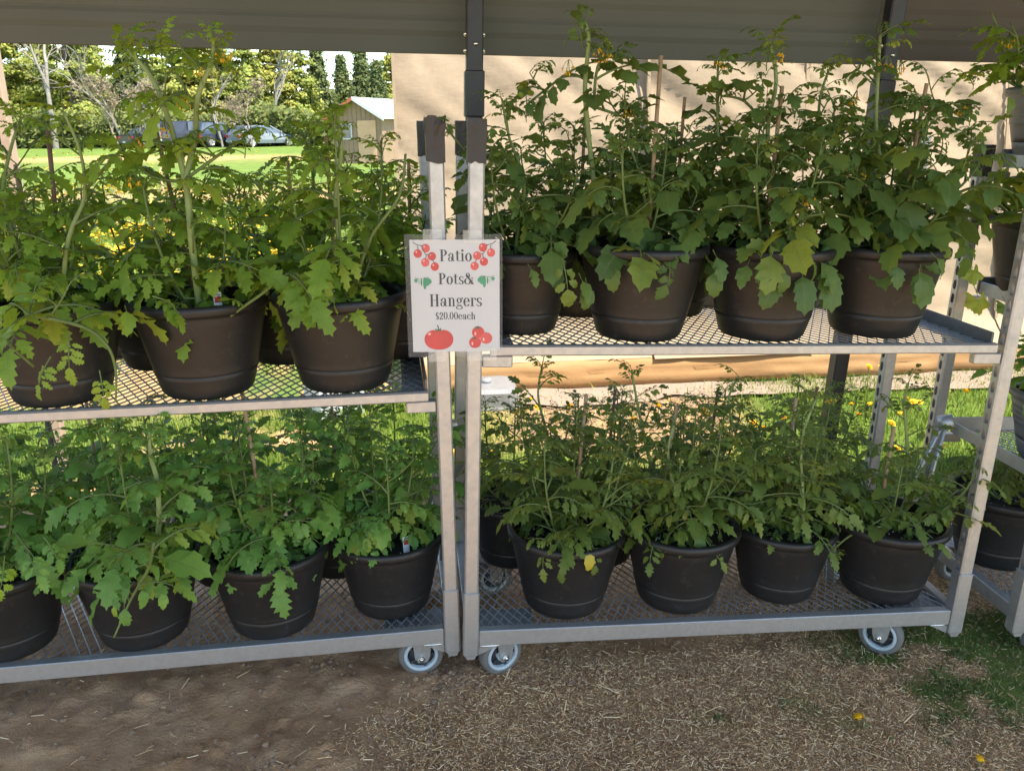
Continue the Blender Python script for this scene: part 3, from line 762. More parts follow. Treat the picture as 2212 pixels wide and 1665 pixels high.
def make_cart(name, M, label, shelves, casters, tape=(1, 1), posts_top=1.452, group='nursery carts', flange=None):
    flange = flange or M_FLANGE_SHADE
    root = empty(name, M, label, 'plant cart', group)
    for (px, inner, fr, tp) in ((0, True, True, tape[0]), (CL - .037, False, True, tape[1])):
        make_post(root, px, 0, inner, True, posts_top, bool(tp), tp == 2)
        make_post(root, px, CD - .037, inner, False, posts_top, bool(tp), False)
    # welded base frame
    for nm, bx in (('base_rail', (.040, .003, .100, CL - .040, .031, .146)), ('base_rail', (.040, CD - .031, .100, CL - .040, CD - .003, .146)), ('base_side_rail', (.005, .041, .101, .033, CD - .041, .145)), ('base_side_rail', (CL - .033, .041, .101, CL - .005, CD - .041, .145))):
        b = MB(); b.box(*bx, 0, None, .003); b.build(nm, M_GALV, root)
    expanded_mesh(root, .034, CL - .034, .032, CD - .032, .136, 'base_mesh')
    for (q0, q1) in ((.036, .20), (CL - .20, CL - .036)):
        for (r0, r1) in ((.033, .145), (CD - .145, CD - .033)):
            b = MB(); b.box(q0, r0, .118, q1, r1, .1245, 0, None, .002); b.build('caster_plate', M_GALV_D, root)
    for sx, px in ((1, .041), (-1, CL - .041)):
        b = MB(); b.prism([(px, .099), (px + sx*.058, .099), (px, .070)], .008, .014, 'y'); b.build('gusset', M_GALV, root)
        b = MB(); b.tube([(px + sx*.002, .006, .0985), (px + sx*.03, .0055, .0985), (px + sx*.055, .006, .0985)], .0028, 6); b.build('weld_bead', M_BOLT, root)
    for z in shelves:
        e = bpy.data.objects.new('shelf', None); COL.objects.link(e); e.parent = root; e.location = (0, 0, z); e.empty_display_size = .03
        b = MB()   # rounded front lip
        pr = [(.004, -.024), (.020, -.024), (.022, -.021), (.022, -.002), (.018, .002), (.006, .002), (.001, -.002), (.001, -.021)]
        b.prism(pr, .058, CL - .058, 'x'); b.build('front_lip', M_GALV, e)
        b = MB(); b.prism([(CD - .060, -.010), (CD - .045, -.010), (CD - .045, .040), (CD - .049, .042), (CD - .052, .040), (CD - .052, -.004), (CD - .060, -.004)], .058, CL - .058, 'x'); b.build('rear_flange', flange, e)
        for s in (0, 1):
            x0 = .058 if s == 0 else CL - .058; d = 1 if s == 0 else -1
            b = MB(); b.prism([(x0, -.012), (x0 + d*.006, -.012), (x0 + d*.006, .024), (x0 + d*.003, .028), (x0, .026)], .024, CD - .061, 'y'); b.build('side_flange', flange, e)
            b = MB(); b.box(min(x0 + d*.007, x0 + d*.062), .024, -.011, max(x0 + d*.007, x0 + d*.062), CD - .062, -.007); b.build('end_plate', M_GALV, e)
            for yy in (.002, CD - .034):
                b = MB(); xa, xb = sorted((x0 - d*.020, x0 + d*.055)); b.box(xa, yy + .004, -.054, xb, yy + .030, -.0255, 0, None, .003); b.build('shelf_bracket', M_GALV, e)
        expanded_mesh(e, .066, CL - .066, .023, CD - .062, -.006)
    for (cx, cy, sw) in casters: make_caster(root, cx, cy, sw, .117)
    return root

CART_L = make_cart('nursery_cart', M_L, 'left nursery cart of grey galvanised steel, cut off by the photo edge', [.816], [(CL - .105, .062, .05), (.12, .062, .4), (CL - .12, CD - .09, .6), (.12, CD - .09, .2)], tape=(1, 2))
CART_R = make_cart('nursery_cart', M_R, 'middle nursery cart of galvanised steel standing right of the price sign', [.934], [(.105, .062, .42), (CL - .205, .066, -.75), (.125, CD - .085, .25), (CL - .14, CD - .09, .8)], tape=(1, 0))
CART_T = make_cart('nursery_cart', M_T, 'rightmost nursery cart, mostly beyond the frame, with three shelves above its base', [.515, .985, 1.375], [(.12, .08, .9), (.12, CD - .09, .2), (CL - .12, .08, .2), (CL - .12, CD - .09, .5)], tape=(1, 1), posts_top=1.42, flange=M_GALV)

def tow_eye(root, base, top, r):
    b = MB(); a = Vector(base); t = Vector(top)
    b.tube([a, t - Vector((0, 0, r))], .007, 10); b.tube([a + Vector((-.07, .05, 0)), t - Vector((.012, -.004, r))], .007, 10)
    o = b.build('tow_bar', M_GALV, root)
    k = MB(); pr = [(r - .004, -.022), (r, -.022), (r, .022), (r - .004, .022), (r - .004, -.022)]
    k.lathe(pr, 24, 0, Matrix.Translation(t) @ Matrix.Rotation(math.radians(70), 4, 'Y') @ Matrix.Rotation(.5, 4, 'X')); k.build('tow_eye', M_GALV, o)
tow_eye(CART_R, (CL + .06, .38, .15), (CL + .075, .34, .60), .024)
tow_eye(CART_R, (-.045, .40, .15), (-.030, .36, .60), .024)

# ------------------------------------------------------------------ price sign in its clear sleeve
def sign():
    c0, c1 = pix(884, 518, 1.955), pix(1079, 517, 1.965); c2 = pix(889, 762, 1.965)
    ex = (c1 - c0).normalized(); w = .2159
    ez = (c0 - c2); ez = (ez - ex*ez.dot(ex)).normalized(); h = .2794
    ey = ez.cross(ex)
    mid = (c0 + c1)/2
    s = (c1 - c0).length/w
    M = Matrix(((ex.x, ey.x, ez.x, mid.x), (ex.y, ey.y, ez.y, mid.y), (ex.z, ey.z, ez.z, mid.z), (0, 0, 0, 1)))
    M = M @ Matrix.Scale(s, 4)
    root = empty('price_sign', M, 'white price sign with printed tomatoes taped across the two centre cart posts', 'sign')
    W2 = w/2
    b = MB(); n = 30    # the sheet: slight bow between the posts
    def bow(x): return .0030*math.sin((x + W2)/w*math.pi) + .0012*math.sin((x + W2)/w*math.pi*3 + .6)
    v = []
    for k in range(n + 1):
        x_ = -W2 + w*k/n
        for (zz, yy) in ((0, 0), (-h, 0), (-h, .0006), (0, .0006)): v.append((x_, -bow(x_) + yy, zz))
    f = [(k*4 + i, k*4 + 4 + i, k*4 + 4 + (i + 1) % 4, k*4 + (i + 1) % 4) for k in range(n) for i in range(4)] + [(0, 1, 2, 3), (n*4 + 3, n*4 + 2, n*4 + 1, n*4)]
    b.add(v, f); b.build('paper', mat('white_paper', (.48, .495, .52), (.46, .475, .50), 6, .6), root)
    layer = [0]
    def flat(polys, name, m):
        b = MB()
        for P in polys:
            layer[0] += 1; yy = -.0003 - (layer[0] % 40)*.000012
            verts, faces = P
            b.add([(p[0], yy - bow(p[0]), p[1]) for p in verts], faces)
        return b.build(name, m, root)
    def poly(pts): return (pts, [tuple(range(len(pts)))])
    def rect(x0, y0, x1, y1): return poly([(x0, y0), (x1, y0), (x1, y1), (x0, y1)])
    def ell(cx, cy, rx, ry, n=28): return poly([(cx + rx*math.cos(2*math.pi*i/n), cy + ry*math.sin(2*math.pi*i/n)) for i in range(n)])
    def ring(cx, cy, rx, ry, ix, iy, a0=0, a1=360, n=26, dx=0, dy=0):
        v = []
        for i in range(n + 1):
            a = math.radians(a0 + (a1 - a0)*i/n); c, s_ = math.cos(a), math.sin(a)
            v += [(cx + rx*c, cy + ry*s_), (cx + dx + ix*c, cy + dy + iy*s_)]
        return (v, [(2*i, 2*i + 2, 2*i + 3, 2*i + 1) for i in range(n)])
    hl = .028
    def glyph(ch):
        """heavy-stemmed, hairline-serifed letters; returns shapes and advance, cap height .72"""
        sf = lambda x0, x1, y_: rect(x0, y_, x1, y_ + hl)
        if ch == 'P': return [rect(.07, 0, .20, .72), sf(0, .29, 0), sf(0, .2, .72 - hl), ring(.20, .525, .25, .195, .125, .195 - hl, -90, 90)], .50
        if ch == 'H': return [rect(.06, 0, .18, .72), rect(.37, 0, .49, .72), rect(.18, .355, .37, .355 + hl), sf(0, .24, 0), sf(0, .24, .72 - hl), sf(.31, .55, 0), sf(.31, .55, .72 - hl)], .60
        if ch == 'a': return [ring(.15, .135, .145, .145, .055, .118, 0, 360), rect(.24, .03, .345, .37), ring(.20, .36, .145, .15, .045, .125, 0, 165), ell(.075, .36, .055, .06, 16), sf(.30, .42, 0), rect(.30, .0, .36, .06)], .44
        if ch == 't': return [rect(.08, .06, .19, .64), rect(0, .475, .29, .475 + hl), ring(.205, .10, .125, .10, .09, .07, 180, 330)], .33
        if ch == 'i': return [rect(.06, 0, .17, .5), sf(0, .23, 0), sf(0, .1, .5 - hl), ell(.115, .655, .075, .075, 18)], .27
        if ch == 'o': return [ring(.205, .25, .205, .262, .085, .236)], .43
        if ch == 's': return [ring(.165, .375, .150, .137, .055, .112, 30, 250), ring(.165, .128, .155, .138, .06, .112, -150, 70), poly([(.03, .34), (.12, .29), (.30, .17), (.305, .12), (.2, .16), (.04, .28)]), rect(.27, .36, .30, .47), rect(.015, .03, .045, .15)], .345
        if ch == '&': return [ring(.235, .565, .135, .165, .055, .140), ring(.215, .19, .215, .20, .105, .172, 60, 360), poly([(.10, .60), (.22, .60), (.62, .0), (.47, .0)]), ring(.34, .19, .19, .19, .165, .165, -70, 30), rect(.40, .40, .60, .40 + hl), poly([(.49, .41), (.52, .41), (.50, .22), (.46, .18)])], .66
        if ch == 'n': return [rect(.06, 0, .17, .5), sf(0, .23, 0), sf(0, .1, .5 - hl), ring(.225, .35, .155, .16, .055, .125, 0, 140), rect(.28, 0, .38, .36), sf(.24, .44, 0)], .47
        if ch == 'h': return [rect(.06, 0, .17, .72), sf(0, .23, 0), sf(0, .1, .72 - hl), ring(.225, .35, .155, .16, .055, .125, 0, 140), rect(.28, 0, .38, .36), sf(.24, .44, 0)], .47
        if ch == 'g': return [ring(.185, .345, .155, .160, .06, .134), ring(.19, -.07, .20, .115, .13, .085), ring(.17, .11, .12, .075, .085, .04, 110, 280), rect(.12, .025, .30, .085), ell(.36, .475, .045, .04, 14), poly([(.28, .45), (.36, .50), (.36, .47), (.29, .42)])], .42
        if ch == 'e': return [ring(.19, .25, .19, .262, .075, .236, 8, 330), rect(.06, .265, .375, .265 + hl)], .40
        if ch == 'r': return [rect(.06, 0, .17, .5), sf(0, .23, 0), sf(0, .1, .5 - hl), ring(.23, .37, .11, .135, .085, .11, 40, 150), ell(.295, .43, .055, .058, 16)], .355
        if ch == 'c': return [ring(.19, .25, .19, .262, .075, .236, 40, 330), ell(.31, .385, .055, .06, 16)], .375
        if ch == '$': return [ring(.165, .52, .150, .17, .055, .14, 30, 250), ring(.165, .19, .155, .18, .06, .15, -150, 70), poly([(.03, .46), (.12, .40), (.30, .26), (.305, .19), (.2, .24), (.04, .37)]), rect(.155, -.06, .18, .78)], .36
        if ch == '2': return [ring(.19, .52, .17, .20, .06, .17, -20, 170), poly([(.34, .50), (.24, .42), (.02, .05), (.08, .05), (.33, .38)]), rect(.02, 0, .35, .085), ell(.075, .50, .055, .06, 16), rect(.335, 0, .36, .17)], .40
        if ch == '0': return [ring(.20, .36, .195, .37, .085, .345)], .42
        if ch == '.': return [ell(.07, .06, .06, .06, 16)], .15
        return [], .25
    MK = mat('black_ink', (.035, .045, .05), (.025, .03, .035), 40, .6)
    def line(txt, cx, base, width, name='lettering'):
        adv = sum(glyph(c)[1] for c in txt); k = width/adv; x_ = cx - width/2; out = []
        for c in txt:
            sh, a = glyph(c)
            for (v, f) in sh: out.append(([(x_ + p[0]*k, base + p[1]*k) for p in v], f))
            x_ += a*k
        flat(out, name, MK); return k
    Z = lambda fy: -h*fy; Xf = lambda fx: -W2 + w*fx
    line('Patio', Xf(.512), Z(.187), .0785); line('Pots&', Xf(.515), Z(.388), .0880); line('Hangers', Xf(.505), Z(.585), .1290); line('$20.00each', Xf(.498), Z(.703), .0990)
    MRD = mat('printed_red', (.52, .035, .035), (.42, .025, .025), 25, .5); MRL = mat('printed_pale_red', (.56, .075, .075), (.48, .055, .055), 25, .5)
    MGR = mat('printed_green', (.022, .26, .13), (.016, .20, .10), 30, .5); MDG = mat('printed_dark_green', (.035, .10, .05), (.025, .07, .035), 30, .5)
    MHI = mat('printed_highlight', (.80, .40, .38), (.75, .34, .32), 30, .5); MST = mat('printed_vine', (.09, .07, .07), (.06, .05, .05), 30, .5)
    def stroke(pts, wd):
        out = []
        for (a, b_) in zip(pts[:-1], pts[1:]):
            d = Vector((b_[0] - a[0], b_[1] - a[1])); 
            if d.length < 1e-6: continue
            nrm = Vector((-d.y, d.x)).normalized()*wd/2
            out.append(poly([(a[0] - nrm.x, a[1] - nrm.y), (b_[0] - nrm.x, b_[1] - nrm.y), (b_[0] + nrm.x, b_[1] + nrm.y), (a[0] + nrm.x, a[1] + nrm.y)]))
        return out
    # cherry tomato vines in the two upper corners (left one mirrored to make the right one)
    cher = [(.090, .118), (.180, .072), (.245, .142), (.170, .195), (.275, .232)]
    vine = [[(.035, .018), (.075, .040), (.130, .050), (.150, .085), (.175, .125), (.200, .128), (.245, .120)], [(.09, .05), (.095, .075), (.090, .095)], [(.185, .128), (.180, .150), (.170, .165)], [(.245, .17), (.265, .19), (.27, .205)], [(.13, .05), (.16, .045), (.175, .05)]]
    for mir in (0, 1):
        T = (lambda p: (Xf(p[0]), Z(p[1]))) if not mir else (lambda p: (Xf(.995 - p[0]), Z(p[1] - .004)))
        st = []
        for L in vine: st += stroke([T(p) for p in L], .0019)
        flat(st, 'printed_vine', MST)
        for i, p in enumerate(cher):
            q = T(p); flat([ell(q[0], q[1], .0100, .0104)], 'printed_cherry_tomato', MRL if (i + mir) % 2 else MRD)
            flat([ell(q[0] - .0035, q[1] + .004, .0020, .0024, 12)], 'printed_highlight', MHI)
    # hanging green vines either side of the second line
    for mir in (0, 1):
        T = (lambda fx, fy: (Xf(fx), Z(fy))) if not mir else (lambda fx, fy: (Xf(.985 - fx), Z(fy - .012)))
        g = []
        def blob(fx, fy, rx, ry): q = T(fx, fy); g.append(ell(q[0], q[1], rx, ry, 16))
        for (fx, fy, rx, ry) in ((.055, .352, .0035, .0042), (.066, .350, .0032, .0036), (.060, .362, .0025, .003), (.120, .368, .0021, .0085), (.158, .378, .0042, .0150), (.172, .350, .0062, .0050), (.195, .358, .0060, .0080), (.212, .362, .0050, .0062), (.183, .376, .0060, .0070), (.092, .365, .0007, .006)):
            blob(fx, fy, rx, ry)
        flat(g, 'printed_leaf_vine', MGR)
        st = stroke([T(.045, .325), T(.09, .338), T(.14, .335), T(.20, .322)], .0009)
        flat(st, 'printed_twig', MDG)
    def calyx(cx, cy, r, n=6, rot=0.2):
        out = []
        for i in range(n):
            a = rot + i*2*math.pi/n
            out.append(poly([(cx + r*.25*math.cos(a + 1.2), cy + r*.22*math.sin(a + 1.2)), (cx + r*math.cos(a), cy + r*.62*math.sin(a)), (cx + r*.25*math.cos(a - 1.2), cy + r*.22*math.sin(a - 1.2))]))
        out.append(ell(cx, cy, r*.3, r*.22, 12)); return out
    cx, cy = Xf(.300), Z(.885)
    pts = []
    for i in range(40):
        a = 2*math.pi*i/40; rx = .0358; ry = .0282*(1 + .06*math.cos(2*a)); dip = .0035*math.exp(-((a - math.pi/2)/.28)**2)
        pts.append((cx + rx*math.cos(a), cy + ry*math.sin(a) - dip))
    flat([poly(pts)], 'printed_tomato', MRD)
    flat([ell(cx - .023, cy + .0145, .0042, .0030, 14)], 'printed_highlight', MHI)
    flat(calyx(cx + .001, cy + .0205, .0165) + stroke([(cx - .003, cy + .037), (cx - .001, cy + .032), (cx + .0, cy + .024)], .0030), 'printed_calyx', MDG)
    for (fx, fy, r) in ((.752, .822, .0155), (.845, .878, .0150), (.715, .915, .0150)):
        q = (Xf(fx), Z(fy)); flat([ell(q[0], q[1], r, r*.98)], 'printed_tomato', MRL if fx > .8 else MRD)
        flat([ell(q[0] - r*.45, q[1] - r*.2, r*.16, r*.3, 12)], 'printed_highlight', MHI)
        flat(calyx(q[0] - .001, q[1] + r*.78, r*.62, 6, .5), 'printed_calyx', MDG)
    # clear sleeve
    m, n_, b_ = new_mat('clear_sleeve')
    b_.inputs['Base Color'].default_value = (.8, .82, .85, 1); b_.inputs['Alpha'].default_value = .05; b_.inputs['Roughness'].default_value = .16
    t = noise_node(n_, 14, 3); bump(n_, b_, t.outputs['Fac'], .25, .003)
    b = MB(); v = []; nx, nz = 14, 10
    for yy in (-.0032, .0022):
        for j in range(nz + 1):
            for i in range(nx + 1):
                x_ = -W2 - .012 + (w + .019)*i/nx; z_ = .013 - (h + .026)*j/nz
                v.append((x_, yy - bow(max(-W2, min(W2, x_))) + .0007*math.sin(i*2.1 + j*1.3)*(1 if yy > 0 else .6), z_))
    o2 = (nx + 1)*(nz + 1)
    f = [(o_ + j*(nx + 1) + i, o_ + j*(nx + 1) + i + 1, o_ + (j + 1)*(nx + 1) + i + 1, o_ + (j + 1)*(nx + 1) + i) for o_ in (0, o2) for j in range(nz) for i in range(nx)]
    b.add(v, f, 0, True); b.build('clear_sleeve', m, root)
    mt, nt_, bt = new_mat('clear_tape'); bt.inputs['Base Color'].default_value = (.75, .76, .74, 1); bt.inputs['Alpha'].default_value = .28; bt.inputs['Roughness'].default_value = .2
    t = noise_node(nt_, 60, 3); bump(nt_, bt, t.outputs['Fac'], .4, .002)
    for (x0, x1, z0, z1) in ((-.075, -.03, -.004, .026), (.02, .065, -.006, .024), (-.07, -.025, -h - .024, -h + .006), (.025, .10, -h - .022, -h + .012)):
        b = MB(); nn = 6; v = []
        for k in range(nn + 1):
            xx = x0 + (x1 - x0)*k/nn
            for zz in (z0, z1): v.append((xx, -.0062 - bow(xx) - .0006*math.sin(k*2.2), zz))
        b.add(v, [(2*k, 2*k + 2, 2*k + 3, 2*k + 1) for k in range(nn)], 0, True); b.build('clear_tape', mt, root)
sign()

# ------------------------------------------------------------------ leaves
def leaflet(b, uv, P, D, N, L, Wd, teeth, sharp, fold, curl, rg):
    """one toothed leaflet from P along D, upper side N"""
    D = D.normalized(); S = D.cross(N).normalized(); N = S.cross(D).normalized()
    n = 2*teeth + 1; mids = []; ls = []; rs = []
    p = Vector(P); ang = 0
    lob = [rg.uniform(.85, 1.12) for _ in range(n + 1)]
    for k in range(n + 1):
        t = k/n
        prof = (math.sin(math.pi*min(1, t**.72))**.85) if 0 < t < 1 else 0.0
        tooth = 1.0 if k % 2 else (1 - sharp)
        wd = Wd/2*prof*tooth*lob[k]
        d = D*math.cos(ang) - N*math.sin(ang); nn = N*math.cos(ang) + D*math.sin(ang)
        mids.append(p.copy())
        fwd = d*(L/n*.55*(1 if k % 2 else -.2))
        e = S*(wd*math.cos(fold)) + nn*(wd*math.sin(fold))
        e2 = -S*(wd*math.cos(fold)) + nn*(wd*math.sin(fold))
        wv = nn*rg.uniform(-.13, .13)*Wd*prof
        dn = nn*(-.10*wd*(1 if k % 2 else .3)); rs.append(p + e + fwd*min(1, prof*2) + wv + dn); ls.append(p + e2 + fwd*min(1, prof*2) - wv*rg.uniform(.2, 1) + dn)
        p = p + d*(L/n); ang += curl/n
    o = len(b.v); vs = mids + ls + rs
    b.v.extend([tuple(q) for q in vs]); m = n + 1
    for k in range(n + 1): uv.append((0, k/n))
    for k in range(n + 1): uv.append((-1, k/n))
    for k in range(n + 1): uv.append((1, k/n))
    for k in range(n):
        b.f.append((o + k, o + k + 1, o + 2*m + k + 1, o + 2*m + k)); b.f.append((o + k, o + m + k, o + m + k + 1, o + k + 1))
        b.m += [0, 0]; b.sm += [True, True]

def rachis_strip(b, uv, pts, rad):
    o = len(b.v)
    b.tube(pts, rad, 4, 1, False)
    uv.extend([(0.5, .3)]*(len(b.v) - o))

def compound_leaf(kind, seed):
    """a whole leaf, stalk at the origin, pointing +Y, upper side +Z, about 1 unit long"""
    rg = random.Random(seed); b = MB(); uv = []
    K = dict(A=(3, .42, .25, 4, .42, .8), B=(2, .46, .33, 3, .20, .9), C=(3, .34, .20, 3, .40, .7), D=(3, .42, .26, 4, .40, .8), Y=(3, .36, .16, 3, .45, 1.5))[kind]
    pairs, tl, tw, teeth, sharp, curl = K
    up0 = math.radians(rg.uniform(5, 30)); droop = math.radians(rg.uniform(35, 85)); side = rg.uniform(-.35, .35)
    n = 9; pts = [Vector((0, 0, 0))]; tang = []
    for k in range(n):
        a = up0 - droop*(k/n)**1.3
        d = Vector((math.sin(side*k/n), math.cos(a), math.sin(a))).normalized(); tang.append(d)
        pts.append(pts[-1] + d*(.64/n))
    tang.append(tang[-1])
    rachis_strip(b, uv, pts, [.014*(1 - .75*k/n) + .003 for k in range(n + 1)])
    S0 = Vector((1, 0, 0))
    def at(t):
        f = t*n; i = min(n - 1, int(f)); return pts[i].lerp(pts[i+1], f - i), tang[i]
    for q in range(pairs):
        t = .36 + .56*q/(pairs - .4) if pairs > 1 else .6
        for s in (-1, 1):
            P, T = at(min(.97, t + rg.uniform(-.05, .05))); N = S0.cross(T).normalized()
            ang = math.radians(rg.uniform(48, 76)); dr = rg.uniform(.05, .55)
            D = (T*math.cos(ang) + S0*s*math.sin(ang) - Vector((0, 0, 1))*dr).normalized()
            Nn = (N + S0*s*rg.uniform(-.1, .45) + T*rg.uniform(-.2, .2)).normalized()
            st = .05; sc = rg.uniform(.75, 1.08)*(.72 + .2*q/(pairs))
            P2 = P + D*st; rachis_strip(b, uv, [P, P2], [.006, .005])
            leaflet(b, uv, P2, D, Nn, tl*.82*sc, tw*.9*sc*rg.uniform(.85, 1.1), teeth, sharp, rg.uniform(.05, .5), curl*rg.uniform(.3, 1.3), rg)
        if kind in 'AD' and q < pairs - 1:
            for s in (-1, 1):
                P, T = at(min(.95, t + .12)); ang = math.radians(70)
                D = (T*math.cos(ang) + S0*s*math.sin(ang) - Vector((0, 0, .2))).normalized()
                leaflet(b, uv, P, D, S0.cross(T).normalized(), tl*.28, tw*.32, 2, .3, .2, .5, rg)
    P, T = at(1.0); N = S0.cross(T).normalized()
    leaflet(b, uv, P, T, (N + S0*rg.uniform(-.25, .25)).normalized(), tl, tw*1.05, teeth + 1, sharp, rg.uniform(.05, .4), curl*rg.uniform(.4, 1.2), rg)
    b.uv = uv
    return b

def lobed_leaf(seed):
    """a round lobed leaf blade on a stalk"""
    rg = random.Random(seed); b = MB(); uv = []
    pts = [Vector((0, y_, .12*math.sin(y_*3))) for y_ in (0, .15, .3, .42)]
    rachis_strip(b, uv, pts, [.014, .012, .01, .008])
    c = pts[-1]; n = 30; vs = [c + Vector((0, .1, .02))]
    for i in range(n + 1):
        a = -2.5 + 5.0*i/n; r = .40*(1 + .16*math.cos(a*5)) *(1 + .10*(i % 2)) * rg.uniform(.95, 1.05)
        vs.append(c + Vector((math.sin(a)*r, .12 + math.cos(a)*r, -.35*r*r*2 + .06*math.cos(a*5) + rg.uniform(-.02, .02))))
    o = len(b.v); b.v.extend([tuple(p) for p in vs]); uv.append((0, .2)); uv.extend([(1 if i % 6 else .05, .9) for i in range(n + 1)])
    for i in range(n): b.f.append((o, o + 1 + i, o + 2 + i)); b.m.append(0); b.sm.append(True)
    b.uv = uv; return b

def simple_leaf(seed):
    rg = random.Random(seed); b = MB(); uv = []
    pts = [Vector((0, y_, .1*y_)) for y_ in (0, .1, .22)]
    rachis_strip(b, uv, pts, [.013, .011, .008])
    leaflet(b, uv, pts[-1], Vector((0, 1, .05)), Vector((rg.uniform(-.2, .2), 0, 1)), .72, .46, 4, .10, rg.uniform(.05, .35), rg.uniform(.5, 1.5), rg)
    b.uv = uv; return b

LEAVES = {}
for kd, mt, st in (('A', 'A', M_STEM), ('B', 'B', M_STEM), ('C', 'C', M_STEM), ('D', 'D', M_STEM)):
    LEAVES[kd] = [compound_leaf(kd, 100 + i*7 + ord(kd)).mesh('leaf', [M_LEAF[mt], st]) for i in range(9)]
    LEAVES[kd + 'y'] = [compound_leaf('Y', 300 + i*5 + ord(kd)).mesh('leaf', [M_LEAF[mt], st]) for i in range(5)]
    LEAVES[kd + 's'] = [simple_leaf(500 + i*3 + ord(kd)).mesh('leaf', [M_LEAF[mt], st]) for i in range(4)]
LEAVES['yellow'] = [simple_leaf(811).mesh('leaf', [mat('yellowed_leaf', (.42, .30, .02), (.26, .25, .03), 40, .6), M_STEM])]
LEAVES['G'] = [lobed_leaf(700 + i).mesh('leaf', [M_LEAF['G'], M_STEM]) for i in range(6)]
LEAVES['Gy'] = LEAVES['G'][:3]; LEAVES['Gs'] = LEAVES['G']

# ------------------------------------------------------------------ pots
def pot_mesh(name, m, R=.163, H=.238, rb=.108, ribs=False):
    b = MB(); prof = [(0, .004), (rb - .02, .004), (rb - .016, 0), (rb - .005, .002), (rb + .002, .010)]
    k = .062
    for t in np.linspace(.10, 1, 10):
        z = .010 + (H - .044)*t; r = rb + .003 + (R - .011 - rb)*(t**.95)
        if abs(z - k) < .012 and not any(abs(q[1] - k) < .004 for q in prof):
            prof += [(r - .0005, k - .0020), (r - .0018, k - .0010), (r - .0018, k), (r + .0002, k + .0012)]
        prof.append((r, z))
        if ribs and .55 < t < .98: prof += [(r + .002, z + .001), (r + .002, z + .006)]
    prof += [(R - .008, H - .026), (R + .0005, H - .025), (R + .0035, H - .020), (R + .0045, H - .011), (R + .003, H - .003), (R - .003, H), (R - .010, H - .001), (R - .014, H - .006), (R - .016, H - .018), (R - .022, H - .05)]
    b.lathe(prof, 48); return b.mesh(name, m)
POT = pot_mesh('pot', M_POT); POT_BLUE = pot_mesh('pot', M_POTB, .155, .215, .10, True)
def soil_mesh():
    b = MB(); v = [(0, 0, .197)]; n = 36; rr = (.03, .06, .09, .122, .147)
    for r in rr:
        for i in range(n): 
            a = 2*math.pi*i/n; v.append((r*math.cos(a), r*math.sin(a), .192 + .010*float(vnoise(r*math.cos(a)*60 + 9, r*math.sin(a)*60 + 9, 2)) - (.006 if r > .13 else 0)))
    f = [(0, 1 + i, 1 + (i + 1) % n) for i in range(n)]
    for k in range(len(rr) - 1):
        for i in range(n): f.append((1 + k*n + i, 1 + k*n + n + i, 1 + k*n + n + (i + 1) % n, 1 + k*n + (i + 1) % n))
    b.add(v, f, 0, True)
    # perlite specks
    for i in range(50):
        a, r = rnd.uniform(0, 6.28), .13*math.sqrt(rnd.random()); s = rnd.uniform(.0012, .0028); z = .203
        x_, y_ = r*math.cos(a), r*math.sin(a)
        b.add([(x_ - s, y_ - s, z - s), (x_ + s, y_ - s, z - s), (x_, y_ + s, z - s), (x_, y_, z + s)], [(0, 1, 3), (1, 2, 3), (2, 0, 3)], 1)
    return b.mesh('soil', [M_SOIL, mat('perlite', (.6, .58, .54), None, 20, .9)])
SOIL = soil_mesh()

def tag_mesh():
    b = MB(); b.box(-.008, -.0006, -.05, .008, .0006, .022, 0); b.box(-.0066, -.0012, .002, .0066, -.0008, .014, 1); b.box(-.0062, -.0012, .0155, .0062, -.0008, .0195, 2)
    return b.mesh('plant_tag', [M_TAGW, M_TAGR, M_TAGK])
TAGM = tag_mesh()
def flower_mesh(seed):
    rg = random.Random(seed); b = MB()
    for k in range(7):
        a = rg.uniform(0, 6.28); p = Vector((.012*math.cos(a)*rg.random()*1.6, .012*math.sin(a)*rg.random()*1.6, -rg.uniform(.0, .022)))
        b.tube([(0, 0, .012), p*.5 + Vector((0, 0, .010)), p], .0008, 4, 1)
        op = rg.random() < .6
        for q in range(5):
            w = q*1.2566 + a; d = Vector((math.cos(w), math.sin(w), -1.0 if not op else .1)); L = .009
            s = Vector((-math.sin(w), math.cos(w), 0))*.0022
            b.add([p, p + d*L*.5 + s, p + d*L, p + d*L*.5 - s], [(0, 1, 2, 3)], 0)
        b.lathe([(.0, -.008), (.0016, -.005), (.0018, 0)], 6, 0, Matrix.Translation(p))
    return b.mesh('flower_cluster', [M_FLOWER, M_STEM])
FLOWERS = [flower_mesh(40 + i) for i in range(4)]

# ------------------------------------------------------------------ potted plants
def put_leaf(root, me, P, az, el, roll, s):
    """leaf child: az = compass direction it points, el = lift of its stalk"""
    W0 = root.matrix_world @ Vector(P); W1 = root.matrix_world @ (Vector(P) + Vector((math.cos(az)*math.cos(el), math.sin(az)*math.cos(el), math.sin(el) - .25))*s)
    for w in (W0, W1, (W0 + W1)/2):      # keep the walkway side of the posts and the sign clear
        if -.33 < w.x < .015 and w.y < 2.03 and w.z > .1: return None
        if w.z > 1.7 and w.y > 2.5: return None
    o = bpy.data.objects.new('leaf', me); COL.objects.link(o); o.parent = root
    if len(me.vertices) < 60: s *= .58 if 'bright' in me.materials[0].name else .72
    o.matrix_basis = Matrix.Translation(P) @ Matrix.Rotation(az - math.pi/2, 4, 'Z') @ Matrix.Rotation(el, 4, 'X') @ Matrix.Rotation(roll, 4, 'Y') @ Matrix.Scale(s, 4)
    return o

